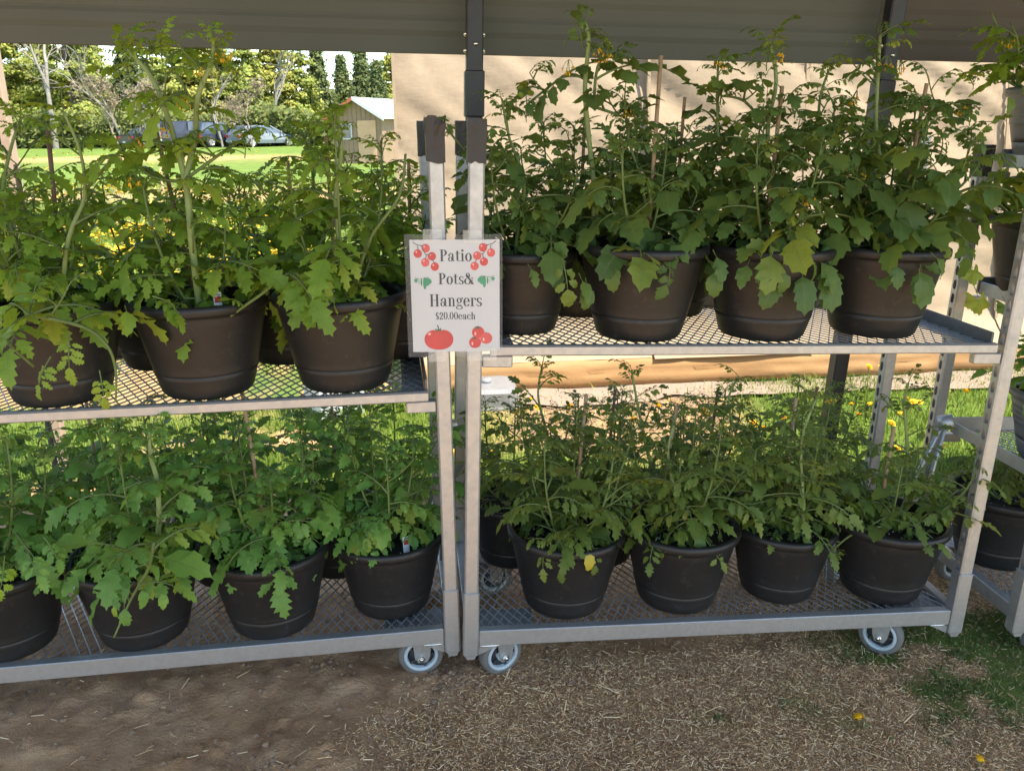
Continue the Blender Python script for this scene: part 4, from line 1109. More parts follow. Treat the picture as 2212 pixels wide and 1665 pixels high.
def sample(poly, step, rg):
    """points along a polyline with fraction and tangent"""
    pts = [Vector(p) for p in poly]; L = [0]
    for a, b_ in zip(pts[:-1], pts[1:]): L.append(L[-1] + (b_ - a).length)
    out = []; s = step*.7
    while s < L[-1]:
        for i in range(len(pts) - 1):
            if L[i] <= s <= L[i+1]:
                t = (s - L[i])/max(1e-6, L[i+1] - L[i]); out.append((pts[i].lerp(pts[i+1], t), s/L[-1], (pts[i+1] - pts[i]).normalized())); break
        s += step*rg.uniform(.75, 1.25)
    return out, L[-1]

def curve(a, b_, bend, n=7):
    a, b_ = Vector(a), Vector(b_); m = (a + b_)/2 + Vector(bend)
    return [a*(1-t)**2 + m*2*t*(1-t) + b_*t*t for t in [i/n for i in range(n + 1)]]

def potted_plant(M, label, kind='A', height=.36, stems=4, seed=1, spread=.14, leaf=.155, low=8, custom=(), stakes=(), tags=(), flowers=0, fpts=(), pot=POT, name='potted_tomato_plant', cat='potted plant', group=None, step=.042, cdens=.06, extra=(), azfac=None):
    """thing > pot, soil, stem, leaf..., stake, plant_tag, flower_cluster; M places the pot's base"""
    rg = random.Random(seed); leaf *= 1.08; step *= .72; low = int(low*(1.35 if kind in 'AB' else 1.85))
    root = empty(name, M, label, cat, group)
    link('pot', pot, root); so = link('soil', SOIL, root); so.location.z = .008; so.rotation_euler.z = rg.uniform(0, 6)
    zs = .204; b = MB(); nodes = []; tips = []
    Mi = M.inverted()
    lines = []; jr = random.Random(seed + 5)
    for k in range(stems):
        a = 2*math.pi*(k + rg.uniform(-.3, .3))/max(1, stems) + seed
        r0 = rg.uniform(0, .03); hh = height*rg.uniform(.72, 1.05) if k else height
        sp = spread*rg.uniform(.5, 1.1) if k else spread*.25
        base = Vector((r0*math.cos(a), r0*math.sin(a), zs - .01)); tip = Vector((sp*math.cos(a), sp*math.sin(a), zs + hh))
        lines.append((curve(base, tip, (math.cos(a)*sp*.45, math.sin(a)*sp*.45, -hh*.04)), .0048*rg.uniform(.8, 1.15), .0020, step, True, 1.0))
    for c in custom:      # given stems: world points
        pts = [Mi @ Vector(p) + Vector((jr.gauss(0, .006), jr.gauss(0, .012), jr.gauss(0, .004))) for p in c['pts']]
        if c.get('root', True): pts = [Vector((pts[0].x*.3, pts[0].y*.3, zs - .01))] + pts
        sm = [pts[0]]
        for i in range(len(pts) - 1):     # soften the corners
            p0, p1, p2, p3 = pts[max(0, i-1)], pts[i], pts[i+1], pts[min(len(pts)-1, i+2)]
            for t in (.25, .5, .75, 1):
                sm.append(.5*((2*p1) + (p2 - p0)*t + (2*p0 - 5*p1 + 4*p2 - p3)*t*t + (3*p1 - p0 - 3*p2 + p3)*t**3))
        lines.append((sm, c.get('r', .006), c.get('r1', .0028), c.get('step', cdens), c.get('tip', True), c.get('ls', 1.0)))
    azs = rg.uniform(0, 6.28)
    def az_of(a):
        if azfac is None: return a
        return a
    for (L, r0, r1, stp, tip, ls) in lines:
        n = len(L); b.tube(L, [r0 + (r1 - r0)*i/(n - 1) for i in range(n)], 6, 1 if r0 > .0062 else 0)
        S, ln = sample(L, stp, rg)
        for (P, t, T) in S:
            if P.z < zs + .02: continue
            azs += 2.4 + rg.uniform(-.5, .5)
            el = math.radians(-18 + 50*t + rg.uniform(-16, 16)); sc = leaf*(.72 + .55*math.sin(math.pi*min(1, t*.95 + .12)))*rg.uniform(.75, 1.15)
            if t > .86: sc *= .6
            sc *= ls
            kd = kind if rg.random() < .86 else kind + 's'
            put_leaf(root, rg.choice(LEAVES[kd]), P, az_of(azs), el, rg.uniform(-.5, .5), sc)
            if rg.random() < .30 and t > .25 and t < .85:     # side shoot
                d = Vector((math.cos(azs + 1.2), math.sin(azs + 1.2), .9)).normalized(); q = curve(P, P + d*rg.uniform(.05, .11), (0, 0, -.01), 4)
                b.tube(q, [.0026, .0023, .002, .0017, .0014], 5, 0)
                for j in range(3):
                    put_leaf(root, rg.choice(LEAVES[kind + ('y' if j else '')]), q[2 + j], rg.uniform(0, 6.28), math.radians(rg.uniform(10, 55)), rg.uniform(-.5, .5), leaf*rg.uniform(.40, .72))
        if tip:
            for j in range(5 if r0 < .008 else 9):
                put_leaf(root, rg.choice(LEAVES[kind + ('y' if j % 3 else '')]), L[-1] - Vector((0, 0, .010*j)), azs + j*1.5, math.radians(rg.uniform(15, 65)), rg.uniform(-.4, .4), leaf*rg.uniform(.36, .62))
    for k in range(low):       # low leaves arching over the rim
        a = 2*math.pi*(k + rg.uniform(-.35, .35))/low*2 + seed*.7; r_ = rg.uniform(.03, .09)
        P = Vector((r_*math.cos(a), r_*math.sin(a), zs + rg.uniform(.02, .15)))
        put_leaf(root, rg.choice(LEAVES[kind if rg.random() < .75 else kind + 's']), P, a, math.radians(rg.uniform(-26, 26)), rg.uniform(-.4, .4), leaf*rg.uniform(.75, 1.1))
    for e in extra:            # single leaves placed on purpose: (world point, az, el, scale, kind)
        put_leaf(root, rg.choice(LEAVES[e[4]]), Mi @ Vector(e[0]), e[1], e[2], rg.uniform(-.3, .3), e[3]*.70)
    b.build('stem', [M_STEM, M_STEM_T], root)
    for s_ in stakes:          # (x, y, height, lean x, lean y, dark)
        k = MB(); x_, y_, h_, lx, ly, dk = s_; rr = .0052
        k.tube([(x_, y_, zs - .04), (x_ + lx, y_ + ly, zs + h_)], rr, 8); k.build('stake', M_STAKE_D if dk else M_STAKE, root)
    for t_ in tags:
        o = link('plant_tag', TAGM, root); o.matrix_basis = Matrix.Translation((t_[0]*.84, t_[1]*.84, zs + .026)) @ Matrix.Rotation(t_[2], 4, 'Z') @ Matrix.Rotation(-.06, 4, 'X') @ Matrix.Scale(1.2, 4)
    for q in fpts:
        o = link('flower_cluster', rg.choice(FLOWERS), root); o.matrix_basis = Matrix.Translation(Mi @ Vector(q)) @ Matrix.Rotation(rg.uniform(0, 6), 4, 'Z') @ Matrix.Scale(.95, 4)
    for k in range(flowers):
        L = lines[rg.randrange(len(lines))][0]; i = rg.randrange(len(L)//2, len(L)); o = link('flower_cluster', rg.choice(FLOWERS), root)
        P = L[i] + Vector((rg.uniform(-.03, .03), -.02, .01)); o.matrix_basis = Matrix.Translation(P) @ Matrix.Rotation(rg.uniform(0, 6), 4, 'Z')
        k2 = MB(); k2.tube([L[i], (L[i] + P)/2 + Vector((0, 0, .008)), P + Vector((0, 0, .012))], .0012, 5); k2.build('flower_stalk', M_STEM, root)
    return root

def on(Mc, a, b_, c, ps=1.0): return Mc @ Matrix.Translation((a, b_, c)) @ Matrix.Scale(ps, 4)
LA = CL   # left cart positions below are counted back from its right end
def px_line(Y, *uv): return [pix(u, v, Y + (0 if len(q) == 0 else 0)) for (u, v, *q) in uv]
G1, G2, G3, G4 = 'tomato pots on the left cart upper shelf', 'tomato pots on the left cart base', 'tomato pots on the middle cart upper shelf', 'tomato pots on the middle cart base'
ZL, ZR, ZB = .816 + .001, .934 + .001, .1415

# left cart, upper shelf, front row
potted_plant(on(M_L, LA - .945, .125, ZL), 'tomato pot at the left shelf end with a branch trailing down its pot', 'A', .31, 5, 21, .17, .165, 12, group=G1,
    custom=[dict(pts=px_line(1.93, (150, 520), (168, 430), (175, 330), (150, 235)), r=.0065), dict(pts=px_line(1.90, (40, 560), (15, 430), (20, 330), (30, 250)), r=.006),
            dict(pts=px_line(1.93, (190, 420), (260, 330), (300, 310), (400, 318)), root=False, r=.004, step=.045, ls=.55),
            dict(pts=px_line(1.72, (60, 680), (180, 705), (225, 740), (245, 800), (262, 870)), r=.0055, r1=.002, step=.040, tip=False), dict(pts=px_line(1.74, (20, 730), (70, 790)), r=.004, step=.03, tip=False)],
    stakes=[(.02, .03, .42, .03, 0, True)], flowers=2,
    extra=[(pix(330, 640, 1.72), -.6, -.6, .17, 'A'), (pix(270, 660, 1.70), -1.2, -.7, .19, 'As'), (pix(350, 660, 1.70), -.8, -.5, .17, 'As'), (pix(150, 720, 1.68), -1.5, -1.0, .16, 'A'), (pix(110, 770, 1.66), -2.2, -1.0, .14, 'A'), (pix(215, 800, 1.66), -1.2, -1.1, .13, 'A')])
potted_plant(on(M_L, LA - .600, .125, ZL), 'tomato pot in the middle of the left upper shelf with the tall forked stem', 'A', .30, 5, 33, .16, .16, 9, group=G1,
    custom=[dict(pts=px_line(1.95, (420, 520), (405, 400), (375, 280), (330, 180), (285, 100)), r=.0100, r1=.0050, step=.10, ls=.55), dict(pts=px_line(1.95, (402, 395), (415, 300), (430, 210), (450, 140), (462, 95)), root=False, r=.0082, r1=.0048, step=.10, ls=.55),
            dict(pts=px_line(1.95, (425, 245), (395, 180), (350, 100)), root=False, r=.004, step=.07), dict(pts=px_line(1.96, (330, 180), (318, 130), (330, 100)), root=False, r=.003, step=.06),
            dict(pts=px_line(1.96, (404, 400), (330, 380), (270, 330)), root=False, r=.004, step=.045), dict(pts=px_line(1.95, (415, 390), (480, 330), (520, 300)), root=False, r=.004, step=.045)],
    stakes=[(-.01, .04, .46, -.06, .02, True)], tags=[(.07, -.09, .6)], flowers=3, fpts=[pix(388, 200, 1.94), pix(395, 215, 1.94), pix(430, 145, 1.94)])
potted_plant(on(M_L, LA - .262, .125, ZL), 'tomato pot beside the price sign on the left shelf, white tag at its rim', 'A', .43, 6, 47, .19, .165, 10, group=G1,
    custom=[dict(pts=px_line(2.02, (735, 560), (730, 430), (735, 330), (728, 250)), r=.0085, r1=.004, step=.05), dict(pts=px_line(1.92, (640, 590), (560, 640), (490, 690)), r=.006, step=.07, tip=False),
            dict(pts=px_line(1.98, (800, 520), (850, 420), (880, 330)), r=.005, step=.045)],
    stakes=[(-.01, .03, .40, .0, .01, False)], tags=[(-.018, -.125, .0)])
# left cart, upper shelf, rear row
for (a, sd, lb, kd) in ((-1.115, 61, 'tomato pot in the rear row behind the trailing pot of the left upper shelf', 'A'), (-.772, 67, 'tomato pot in the rear row between the two leftmost pots of the upper shelf', 'A'), (-.430, 71, 'tomato pot in the rear row between the middle and right pots of the left shelf', 'A'), (-.108, 75, 'tomato pot at the rear corner of the left shelf half behind the price sign', 'A')):
    potted_plant(on(M_L, LA + a, .410, ZL, .93), lb, kd, .33, 5, sd, .19, .155, 7, group=G1, stakes=[(.03, .0, .38, .01, 0, False)] if sd != 67 else [], tags=[(.05, -.10, .3)])
# left cart, base, front row
potted_plant(on(M_L, LA - 1.180, .130, ZB), 'tomato pot cut by the photo edge on the left cart base, lower leaves yellowing', 'D', .40, 6, 83, .20, .155, 9, group=G2,
    extra=[(pix(10, 1200, 1.64), -1.4, -.8, .17, 'A'), (pix(60, 1190, 1.62), -1.0, -.8, .15, 'D'), (pix(95, 1160, 1.64), -.7, -.8, .13, 'D')])
potted_plant(on(M_L, LA - .840, .130, ZB), 'tomato pot on the left cart base with a bent shoot drooping over its rim', 'D', .40, 4, 91, .20, .165, 9, group=G2,
    custom=[dict(pts=px_line(1.88, (345, 1160), (335, 1040), (325, 980), (322, 930)), r=.009, r1=.004, step=.045), dict(pts=px_line(1.72, (330, 1180), (318, 1230), (300, 1265), (262, 1310), (248, 1380)), r=.005, r1=.002, step=.05, tip=False)],
    extra=[(pix(310, 1210, 1.70), -.5, -.6, .13, 'Ds'), (pix(300, 1262, 1.69), -1.0, -.9, .13, 'Ds'), (pix(290, 1255, 1.69), -2.4, -.8, .12, 'Ds'), (pix(268, 1300, 1.68), -1.4, -1.1, .13, 'Ds'), (pix(250, 1300, 1.68), -2.0, -1.2, .10, 'As'), (pix(345, 1270, 1.69), -1.1, -1.0, .11, 'Ds')])
potted_plant(on(M_L, LA - .500, .130, ZB), 'bushy tomato pot on the left cart base with a red picture tag in its soil', 'D', .36, 6, 97, .18, .155, 8, group=G2, tags=[(-.045, -.125, .1)], stakes=[(.0, .02, .50, -.03, 0, False)])
potted_plant(on(M_L, LA - .178, .172, ZB, .95), 'bushy tomato pot on the left cart base beside its right hand post', 'D', .43, 6, 103, .17, .155, 8, group=G2, tags=[(.06, -.105, .5)])
for (a, sd, lb) in ((-1.01, 107, 'tomato pot in the rear row of the left cart base near the photo edge'), (-.67, 109, 'tomato pot in the rear row of the left cart base behind the drooping shoot'), (-.335, 113, 'tomato pot in the rear row of the left cart base nearest the centre posts')):
    potted_plant(on(M_L, LA + a, .412, ZB, .86), lb, 'D', .42, 5, sd, .19, .16, 7, group=G2, stakes=[(.01, 0, .46, .0, 0, False)])

# middle cart, upper shelf, front row
potted_plant(on(M_R, .148, .200, ZR, .90), 'tomato pot on the middle cart upper shelf half hidden behind the price sign', 'B', .29, 5, 121, .17, .165, 9, group=G3,
    custom=[dict(pts=px_line(2.14, (1120, 520), (1130, 400), (1100, 300), (1085, 210)), r=.006, step=.055), dict(pts=px_line(2.14, (1100, 420), (1000, 320), (960, 270)), root=False, r=.004, step=.05)],
    extra=[(pix(1110, 560, 1.98), -1.5, -1.1, .15, 'Bs'), (pix(1140, 570, 1.97), -.9, -.9, .15, 'Bs'), (pix(1215, 560, 1.99), -1.4, -.9, .19, 'B'), (pix(1250, 590, 1.99), -1.0, -1.0, .19, 'Bs'), (pix(1265, 600, 2.0), -1.5, -1.1, .20, 'Bs'), (pix(1090, 400, 2.05), 2.9, -.3, .14, 'B'), (pix(1010, 430, 2.05), 3.0, -.6, .13, 'Bs')])
potted_plant(on(M_R, .455, .130, ZR), 'tomato pot second from the price sign with the stem that rises past the roof edge', 'B', .28, 5, 131, .18, .165, 9, group=G3,
    custom=[dict(pts=px_line(2.22, (1290, 540), (1280, 420), (1272, 300), (1265, 190), (1262, 90), (1268, 40)), r=.0090, r1=.0052, step=.12, ls=.6), dict(pts=px_line(2.22, (1272, 180), (1225, 160), (1180, 195), (1140, 230)), root=False, r=.0035, step=.05),
            dict(pts=px_line(2.22, (1275, 230), (1300, 150), (1320, 105)), root=False, r=.004, step=.09), dict(pts=px_line(2.22, (1278, 230), (1330, 245), (1370, 260)), root=False, r=.004, step=.05), dict(pts=px_line(2.2, (1400, 520), (1380, 400), (1360, 300), (1350, 210)), r=.006, step=.05)],
    stakes=[(.02, .03, .48, .0, .0, False)], flowers=1, fpts=[pix(1300, 100, 2.2), pix(1310, 112, 2.2), pix(1296, 112, 2.2), pix(1228, 140, 2.2)],
    extra=[(pix(1330, 560, 2.02), -2.0, -.9, .19, 'Bs'), (pix(1440, 560, 2.01), -1.4, -.9, .15, 'B'), (pix(1540, 540, 2.02), -1.2, -.9, .19, 'Bs'), (pix(1545, 570, 2.02), -1.8, -1.1, .19, 'Bs')])
potted_plant(on(M_R, .790, .130, ZR), 'tomato pot third from the price sign with large leaves folded over its rim', 'B', .36, 6, 141, .18, .175, 10, group=G3,
    custom=[dict(pts=px_line(2.26, (1680, 520), (1655, 400), (1660, 280), (1680, 170), (1680, 90)), r=.008, r1=.005, step=.09, ls=.7), dict(pts=px_line(2.26, (1665, 280), (1610, 225), (1560, 205)), root=False, r=.004, step=.07), dict(pts=px_line(2.26, (1620, 470), (1560, 330), (1540, 210), (1548, 140)), r=.0055, step=.06)],
    stakes=[(.0, .03, .42, .0, .0, False)], flowers=2, fpts=[pix(1690, 112, 2.24), pix(1560, 128, 2.24)],
    extra=[(pix(1650, 560, 2.04), -1.9, -.9, .18, 'Bs'), (pix(1690, 570, 2.04), -1.4, -1.2, .17, 'Bs'), (pix(1740, 545, 2.05), -.8, -.9, .17, 'Bs'), (pix(1620, 560, 2.04), -2.3, -.8, .18, 'Bs')])
potted_plant(on(M_R, 1.120, .160, ZR), 'tomato pot at the right end of the middle cart shelf, round leaves over its rim', 'B', .40, 6, 151, .19, .175, 10, group=G3,
    custom=[dict(pts=px_line(2.30, (1930, 520), (1905, 400), (1890, 280), (1900, 170), (1902, 80)), r=.0075, r1=.004, step=.06), dict(pts=px_line(2.32, (1960, 420), (1990, 300), (2030, 235), (2100, 265)), r=.005, step=.05), dict(pts=px_line(2.30, (1840, 500), (1790, 350), (1770, 230), (1790, 150)), r=.0055, step=.06), dict(pts=px_line(2.26, (1960, 480), (2080, 400), (2130, 330)), root=True, r=.004, step=.05)],
    stakes=[(.05, .03, .44, .02, 0, False)], flowers=2, fpts=[pix(1915, 130, 2.28), pix(1945, 140, 2.28), pix(1850, 205, 2.28)],
    extra=[(pix(1930, 560, 2.07), -1.5, -1.0, .17, 'Bs'), (pix(1985, 580, 2.07), -1.3, -1.3, .19, 'Bs'), (pix(2010, 545, 2.08), -.5, -.8, .18, 'Bs'), (pix(2060, 500, 2.1), -.2, -.5, .18, 'B')])
for (a, sd, lb) in ((.345, 161, 'tomato pot in the rear row between the first two pots of the middle cart shelf'), (.622, 167, 'tomato pot in the rear row behind the third pot of the middle cart shelf')):
    potted_plant(on(M_R, a, .412, ZR, .88), lb, 'B', .38, 6, sd, .22, .16, 7, group=G3, stakes=[(.0, 0, .48, 0, 0, False)], flowers=1)
# middle cart, base
potted_plant(on(M_R, .175, .430, ZB, .88), 'tomato pot in the rear corner of the middle cart base behind the centre post', 'C', .36, 5, 171, .18, .14, 10, group=G4)
potted_plant(on(M_R, .295, .150, ZB), 'tomato pot on the middle cart base with one bright yellow leaf over the rim', 'C', .34, 6, 177, .18, .15, 10, group=G4,
    custom=[dict(pts=px_line(2.36, (1215, 1060), (1180, 930), (1165, 850), (1170, 790)), r=.0065, step=.05), dict(pts=px_line(2.16, (1300, 1130), (1340, 1010), (1370, 930)), r=.006, step=.05), dict(pts=px_line(2.03, (1240, 1150), (1200, 1175), (1190, 1230)), r=.003, r1=.0015, step=.04, tip=False, ls=.7)],
    stakes=[(.03, .06, .40, .02, 0, False)], flowers=1, extra=[(pix(1268, 1180, 2.01), -1.3, -1.1, .15, 'yellow'), (pix(1275, 1165, 2.05), -1.3, -.9, .16, 'C'), (pix(1180, 1165, 2.05), -1.9, -.7, .18, 'C'), (pix(1205, 1170, 2.05), -1.6, -.9, .18, 'C')])
potted_plant(on(M_R, .628, .150, ZB), 'tomato pot on the middle cart base, second in the front row from the centre posts', 'C', .36, 6, 183, .18, .15, 11, group=G4,
    custom=[dict(pts=px_line(2.34, (1400, 1000), (1370, 890), (1375, 800)), r=.0065, step=.05), dict(pts=px_line(2.16, (1470, 1130), (1440, 990), (1460, 900)), r=.0065, step=.05)],
    stakes=[(-.05, .07, .36, .03, 0, False)], flowers=1, extra=[(pix(1520, 1160, 2.09), -1.1, -.8, .18, 'C'), (pix(1420, 1160, 2.09), -2.2, -.7, .18, 'C')])
potted_plant(on(M_R, .945, .172, ZB, .93), 'tomato pot on the middle cart base, third in the front row from the centre posts', 'C', .36, 6, 189, .18, .155, 11, group=G4,
    custom=[dict(pts=px_line(2.36, (1610, 1000), (1570, 880), (1590, 800)), r=.0065, step=.05), dict(pts=px_line(2.18, (1735, 1120), (1730, 960), (1760, 860)), r=.007, step=.05)],
    stakes=[(.02, .06, .42, .0, 0, False)], flowers=1)
potted_plant(on(M_R, 1.262, .150, ZB), 'tomato pot at the right end of the middle cart base, soil showing in its rim', 'C', .24, 5, 195, .20, .135, 6, group=G4,
    custom=[dict(pts=px_line(2.30, (1950, 1120), (1965, 980), (1950, 880), (1960, 830)), r=.007, r1=.0035, step=.045), dict(pts=px_line(2.20, (1990, 1130), (2060, 1060), (2110, 1060)), r=.0035, step=.04), dict(pts=px_line(2.18, (1900, 1140), (1840, 1160), (1800, 1190)), r=.0035, step=.035)],
    stakes=[(-.015, .03, .30, .0, 0, False)])
for (a, sd, lb) in ((.462, 201, 'tomato pot in the rear row of the middle cart base behind its yellow-leaved pot'), (.785, 207, 'tomato pot in the rear row at the middle of the middle cart base'), (1.105, 211, 'tomato pot in the rear row of the middle cart base nearest its far post')):
    potted_plant(on(M_R, a, .418, ZB, .86), lb, 'C', .44, 6, sd, .18, .14, 7, group=G4, stakes=[(.0, .0, .44, .02, 0, True)], flowers=1)

# rightmost cart
G5 = 'pots on the rightmost cart'
potted_plant(on(M_T, .165, .44, 1.376), 'blue grey pot of yellow-flowered tomato at the upper right corner of the photo', 'A', .30, 5, 221, .18, .15, 8, group=G5, pot=POT_BLUE, flowers=5,
    custom=[dict(pts=px_line(2.62, (2200, 180), (2150, 150), (2100, 168)), r=.004, step=.03), dict(pts=px_line(2.62, (2200, 180), (2170, 90), (2140, 30)), r=.005, step=.04), dict(pts=px_line(2.60, (2210, 180), (2190, 100), (2180, 50)), r=.005, step=.035)], extra=[(pix(2150, 175, 2.55), 2.8, -.6, .15, 'G'), (pix(2130, 165, 2.55), 3.0, .1, .13, 'G'), (pix(2175, 200, 2.53), -1.5, -.9, .15, 'Bs')])
potted_plant(on(M_T, .17, .40, .986), 'pot of lobed yellow-green trailing leaves on the second highest shelf of the rightmost cart', 'G', .16, 6, 227, .20, .13, 14, group=G5, pot=POT, name='potted_trailing_plant', cat='potted plant', step=.03,
    extra=[(pix(2090, 560, 2.52), -1.6, -.9, .17, 'G'), (pix(2105, 620, 2.50), -1.5, -1.1, .17, 'G'), (pix(2110, 500, 2.52), 2.8, -.4, .16, 'G'), (pix(2165, 640, 2.44), -1.5, -1.0, .13, 'G'), (pix(2080, 450, 2.57), 2.6, -.2, .15, 'G')])
potted_plant(on(M_T, .215, .24, .516), 'blue grey pot of dark toothed leaves on the low shelf of the rightmost cart', 'D', .14, 4, 233, .16, .15, 9, group=G5, pot=POT_BLUE, name='potted_leafy_plant', cat='potted plant', step=.03,
    extra=[(pix(2150, 800, 2.25), 2.6, -.4, .15, 'Ds'), (pix(2160, 850, 2.25), 3.0, -.8, .13, 'Ds')])
potted_plant(on(M_T, .145, .33, ZB), 'black pot of low green herb on the base of the rightmost cart', 'C', .13, 6, 239, .13, .11, 12, group=G5, name='potted_herb', cat='potted plant', step=.028)

# ------------------------------------------------------------------ dandelions
def dandelion_mesh(seed):
    rg = random.Random(seed); b = MB(); R = .021
    for ring_, (r0, r1, z0, z1, n) in enumerate(((.002, R, .0, .002, 18), (.001, R*.8, .003, .007, 15), (0, R*.5, .006, .011, 10))):
        for k in range(n):
            a = 2*math.pi*(k + rg.random()*.5)/n; c, s = math.cos(a), math.sin(a); w = .0032; r = r1*rg.uniform(.85, 1.05)
            b.add([(c*r0, s*r0, z0), (c*r*.7 - s*w, s*r*.7 + c*w, z1), (c*r, s*r, z1 + rg.uniform(-.001, .001)), (c*r*.7 + s*w, s*r*.7 - c*w, z1)], [(0, 3, 2, 1)])
    b.lathe([(0, .009), (R*.5, .007), (R*.6, .002), (.004, -.006), (0, -.008)], 10)
    return b.mesh('flower_head', M_DAND)
DM = [dandelion_mesh(900 + i) for i in range(3)]
def dstem(h):
    b = MB(); b.tube([(0, 0, 0), (.004, 0, h*.5), (0, 0, h)], .0018, 5); return b.mesh('stem', M_DSTEM)
DS = [dstem(h) for h in (.03, .05, .08, .12)]
def dandelion(x, y, h, s, label, group):
    z = float(surf_z(x, y)); i = min(range(4), key=lambda k: abs((.03, .05, .08, .12)[k] - h)); h = (.03, .05, .08, .12)[i]
    e = empty('dandelion', Matrix.Translation((x, y, z)) @ Matrix.Scale(s, 4), label, 'dandelion', group)
    o = link('flower_head', DM[rnd.randrange(3)], e); o.location = (0, 0, h + .006); o.rotation_euler = (rnd.uniform(.3, .8), rnd.uniform(-.4, .4), rnd.uniform(0, 6))
    link('stem', DS[i], e)
def gpix(u, v):
    """ground point on the sight line of photo position (u, v)"""
    Y = 3.0
    for _ in range(30):
        p = pix(u, v, Y); d = p.z - float(ground_z(p.x, Y))
        q = pix(u, v, Y*1.01); g = (q.z - float(ground_z(q.x, Y*1.01)) - d)/(Y*.01)
        Y = max(1.2, min(200, Y - d/g if abs(g) > 1e-9 else Y))
    return pix(u, v, Y)
for (u, v, lb) in ((1852, 1572, 'yellow dandelion in the straw in front of the far end of the middle cart'), (2112, 1660, 'yellow dandelion at the bottom right edge of the photo')):
    p = gpix(u, v); dandelion(p.x, p.y, .03, .85, lb, 'dandelions in the straw')
for (u, v) in ((1106, 852), (1146, 872), (1160, 905), (1200, 910), (1230, 905), (1258, 912), (1368, 920), (1420, 905), (1625, 945), (1645, 938), (1668, 930), (1690, 935), (1812, 860), (1838, 880), (1875, 890), (1885, 900), (1895, 878), (1905, 930), (1920, 945), (1955, 862), (1970, 880), (1985, 868), (2012, 855), (2040, 850), (2080, 868), (1940, 915), (1850, 915), (1935, 980), (1990, 1000), (2030, 985), (950, 1000), (985, 1010), (945, 1080), (990, 960), (1065, 1000)):
    p = gpix(u, v + 14)
    if p.y < 4.6: dandelion(p.x, p.y, rnd.choice((.03, .05, .08)), rnd.uniform(.9, 1.25), ('yellow dandelion in the sunlit lawn left of the far black post' if p.x < 1.0 else 'yellow dandelion in the lush grass between the rear posts of the right carts') if p.x > .0 else 'yellow dandelion seen between the centre posts and the left cart', 'dandelions on the sunlit lawn')
for (u, v) in ((1870, 800), (1899, 823)):
    p = gpix(u, 850); dandelion(p.x, p.y, .12, 1.25, 'tall dandelion standing against the tarp roll', 'dandelions at the tarp')

def dandelion_mass(name, pts, r, label):
    b = MB()
    for (x_, y_) in pts:
        z = float(surf_z(x_, y_)) + rnd.uniform(.03, .10); q = r*rnd.uniform(.7, 1.3); n = 6; a0 = rnd.random()
        tx, ty = rnd.uniform(-.4, .4), rnd.uniform(-.6, .1)
        v = [(x_, y_, z + q*.35)] + [(x_ + q*math.cos(a0 + k*1.047), y_ + q*math.sin(a0 + k*1.047), z + q*(tx*math.cos(a0 + k*1.047) + ty*math.sin(a0 + k*1.047))) for k in range(n)]
        b.add(v, [(0, 1 + k, 1 + (k + 1) % n) for k in range(n)], 0, True)
    tag(b.build(name, M_DAND), label, 'dandelions', kind='stuff')
pts = []
for k in range(5200):
    y_ = rnd.uniform(7.5, 16); x_ = -y_*rnd.uniform(.22, .62)
    d = math.hypot((x_ + .385*y_)/(.16*y_), (y_ - 10.8)/3.0)
    if rnd.random() < math.exp(-d*d)*1.3*(.25 + float(fbm(x_*.9, y_*.9, 3, 77))): pts.append((x_, y_))
dandelion_mass('dandelion_bed', pts, .03, 'dense yellow carpet of dandelions in the field beyond the left cart')
pts = []
for k in range(2600):
    y_ = 8 + 50*rnd.random()**1.5; x_ = -y_*rnd.uniform(.03, .66)
    if float(fbm(x_*.35, y_*.35, 3, 55)) > .54: pts.append((x_, y_))
dandelion_mass('dandelion_drifts', pts, .045, 'scattered drifts of dandelions across the far field')

# yellow guy rope pegged in the dandelions
p = pix(347, 366, 12.5); g1 = pix(287, 412, 12.0); g2 = pix(356, 402, 12.6)
rp = empty('guy_rope', Matrix.Translation((p.x, p.y, float(surf_z(p.x, p.y)))), 'yellow guy rope pegged out among the dandelions', 'rope')
b = MB(); o_ = Vector((p.x, p.y, float(surf_z(p.x, p.y))))
top = Vector((0, 0, p.z - o_.z)); e1 = Vector((g1.x - o_.x, g1.y - o_.y, .04)); e2 = Vector((g2.x - o_.x, g2.y - o_.y, .04))
b.tube([e1, (e1 + top)/2 - Vector((0, 0, .03)), top, (top + e2)/2, e2], .012, 6); b.build('rope', mat('yellow_rope', (.62, .48, .08), (.5, .38, .06), 50, .7), rp)
b = MB(); b.tube([(0, 0, -.05), (0, 0, top.z + .03)], .016, 8); b.build('peg', M_STAKE, rp)

# ------------------------------------------------------------------ parked cars
M_GLASS = mat('car_glass', (.10, .13, .17), (.07, .09, .12), 2, .08, spec=.8)
M_TYRE = mat('car_tyre', (.03, .03, .032), None, 10, .8); M_ALLOY = mat('alloy_wheel', (.55, .56, .58), (.42, .43, .45), 10, .35, .6)
M_TAIL = mat('tail_lamp', (.55, .02, .03), (.4, .01, .02), 10, .25); M_PLATE = mat('number_plate', (.72, .74, .78), None, 10, .5); M_TRIM = mat('black_trim', (.03, .03, .033), None, 10, .5); M_CHROME = mat('chrome', (.65, .66, .68), None, 10, .2, .9)
def paint(name, c):
    m, n, b = new_mat(name); b.inputs['Base Color'].default_value = (*c, 1); b.inputs['Roughness'].default_value = .32; b.inputs['Coat Weight'].default_value = .6
    t = noise_node(n, 3, 4); r = ramp(n, t.outputs['Fac'], [(.3, tuple(q*.85 for q in c)), (.7, tuple(q*1.1 for q in c))]); n.links.new(r.outputs[0], b.inputs['Base Color']); return m
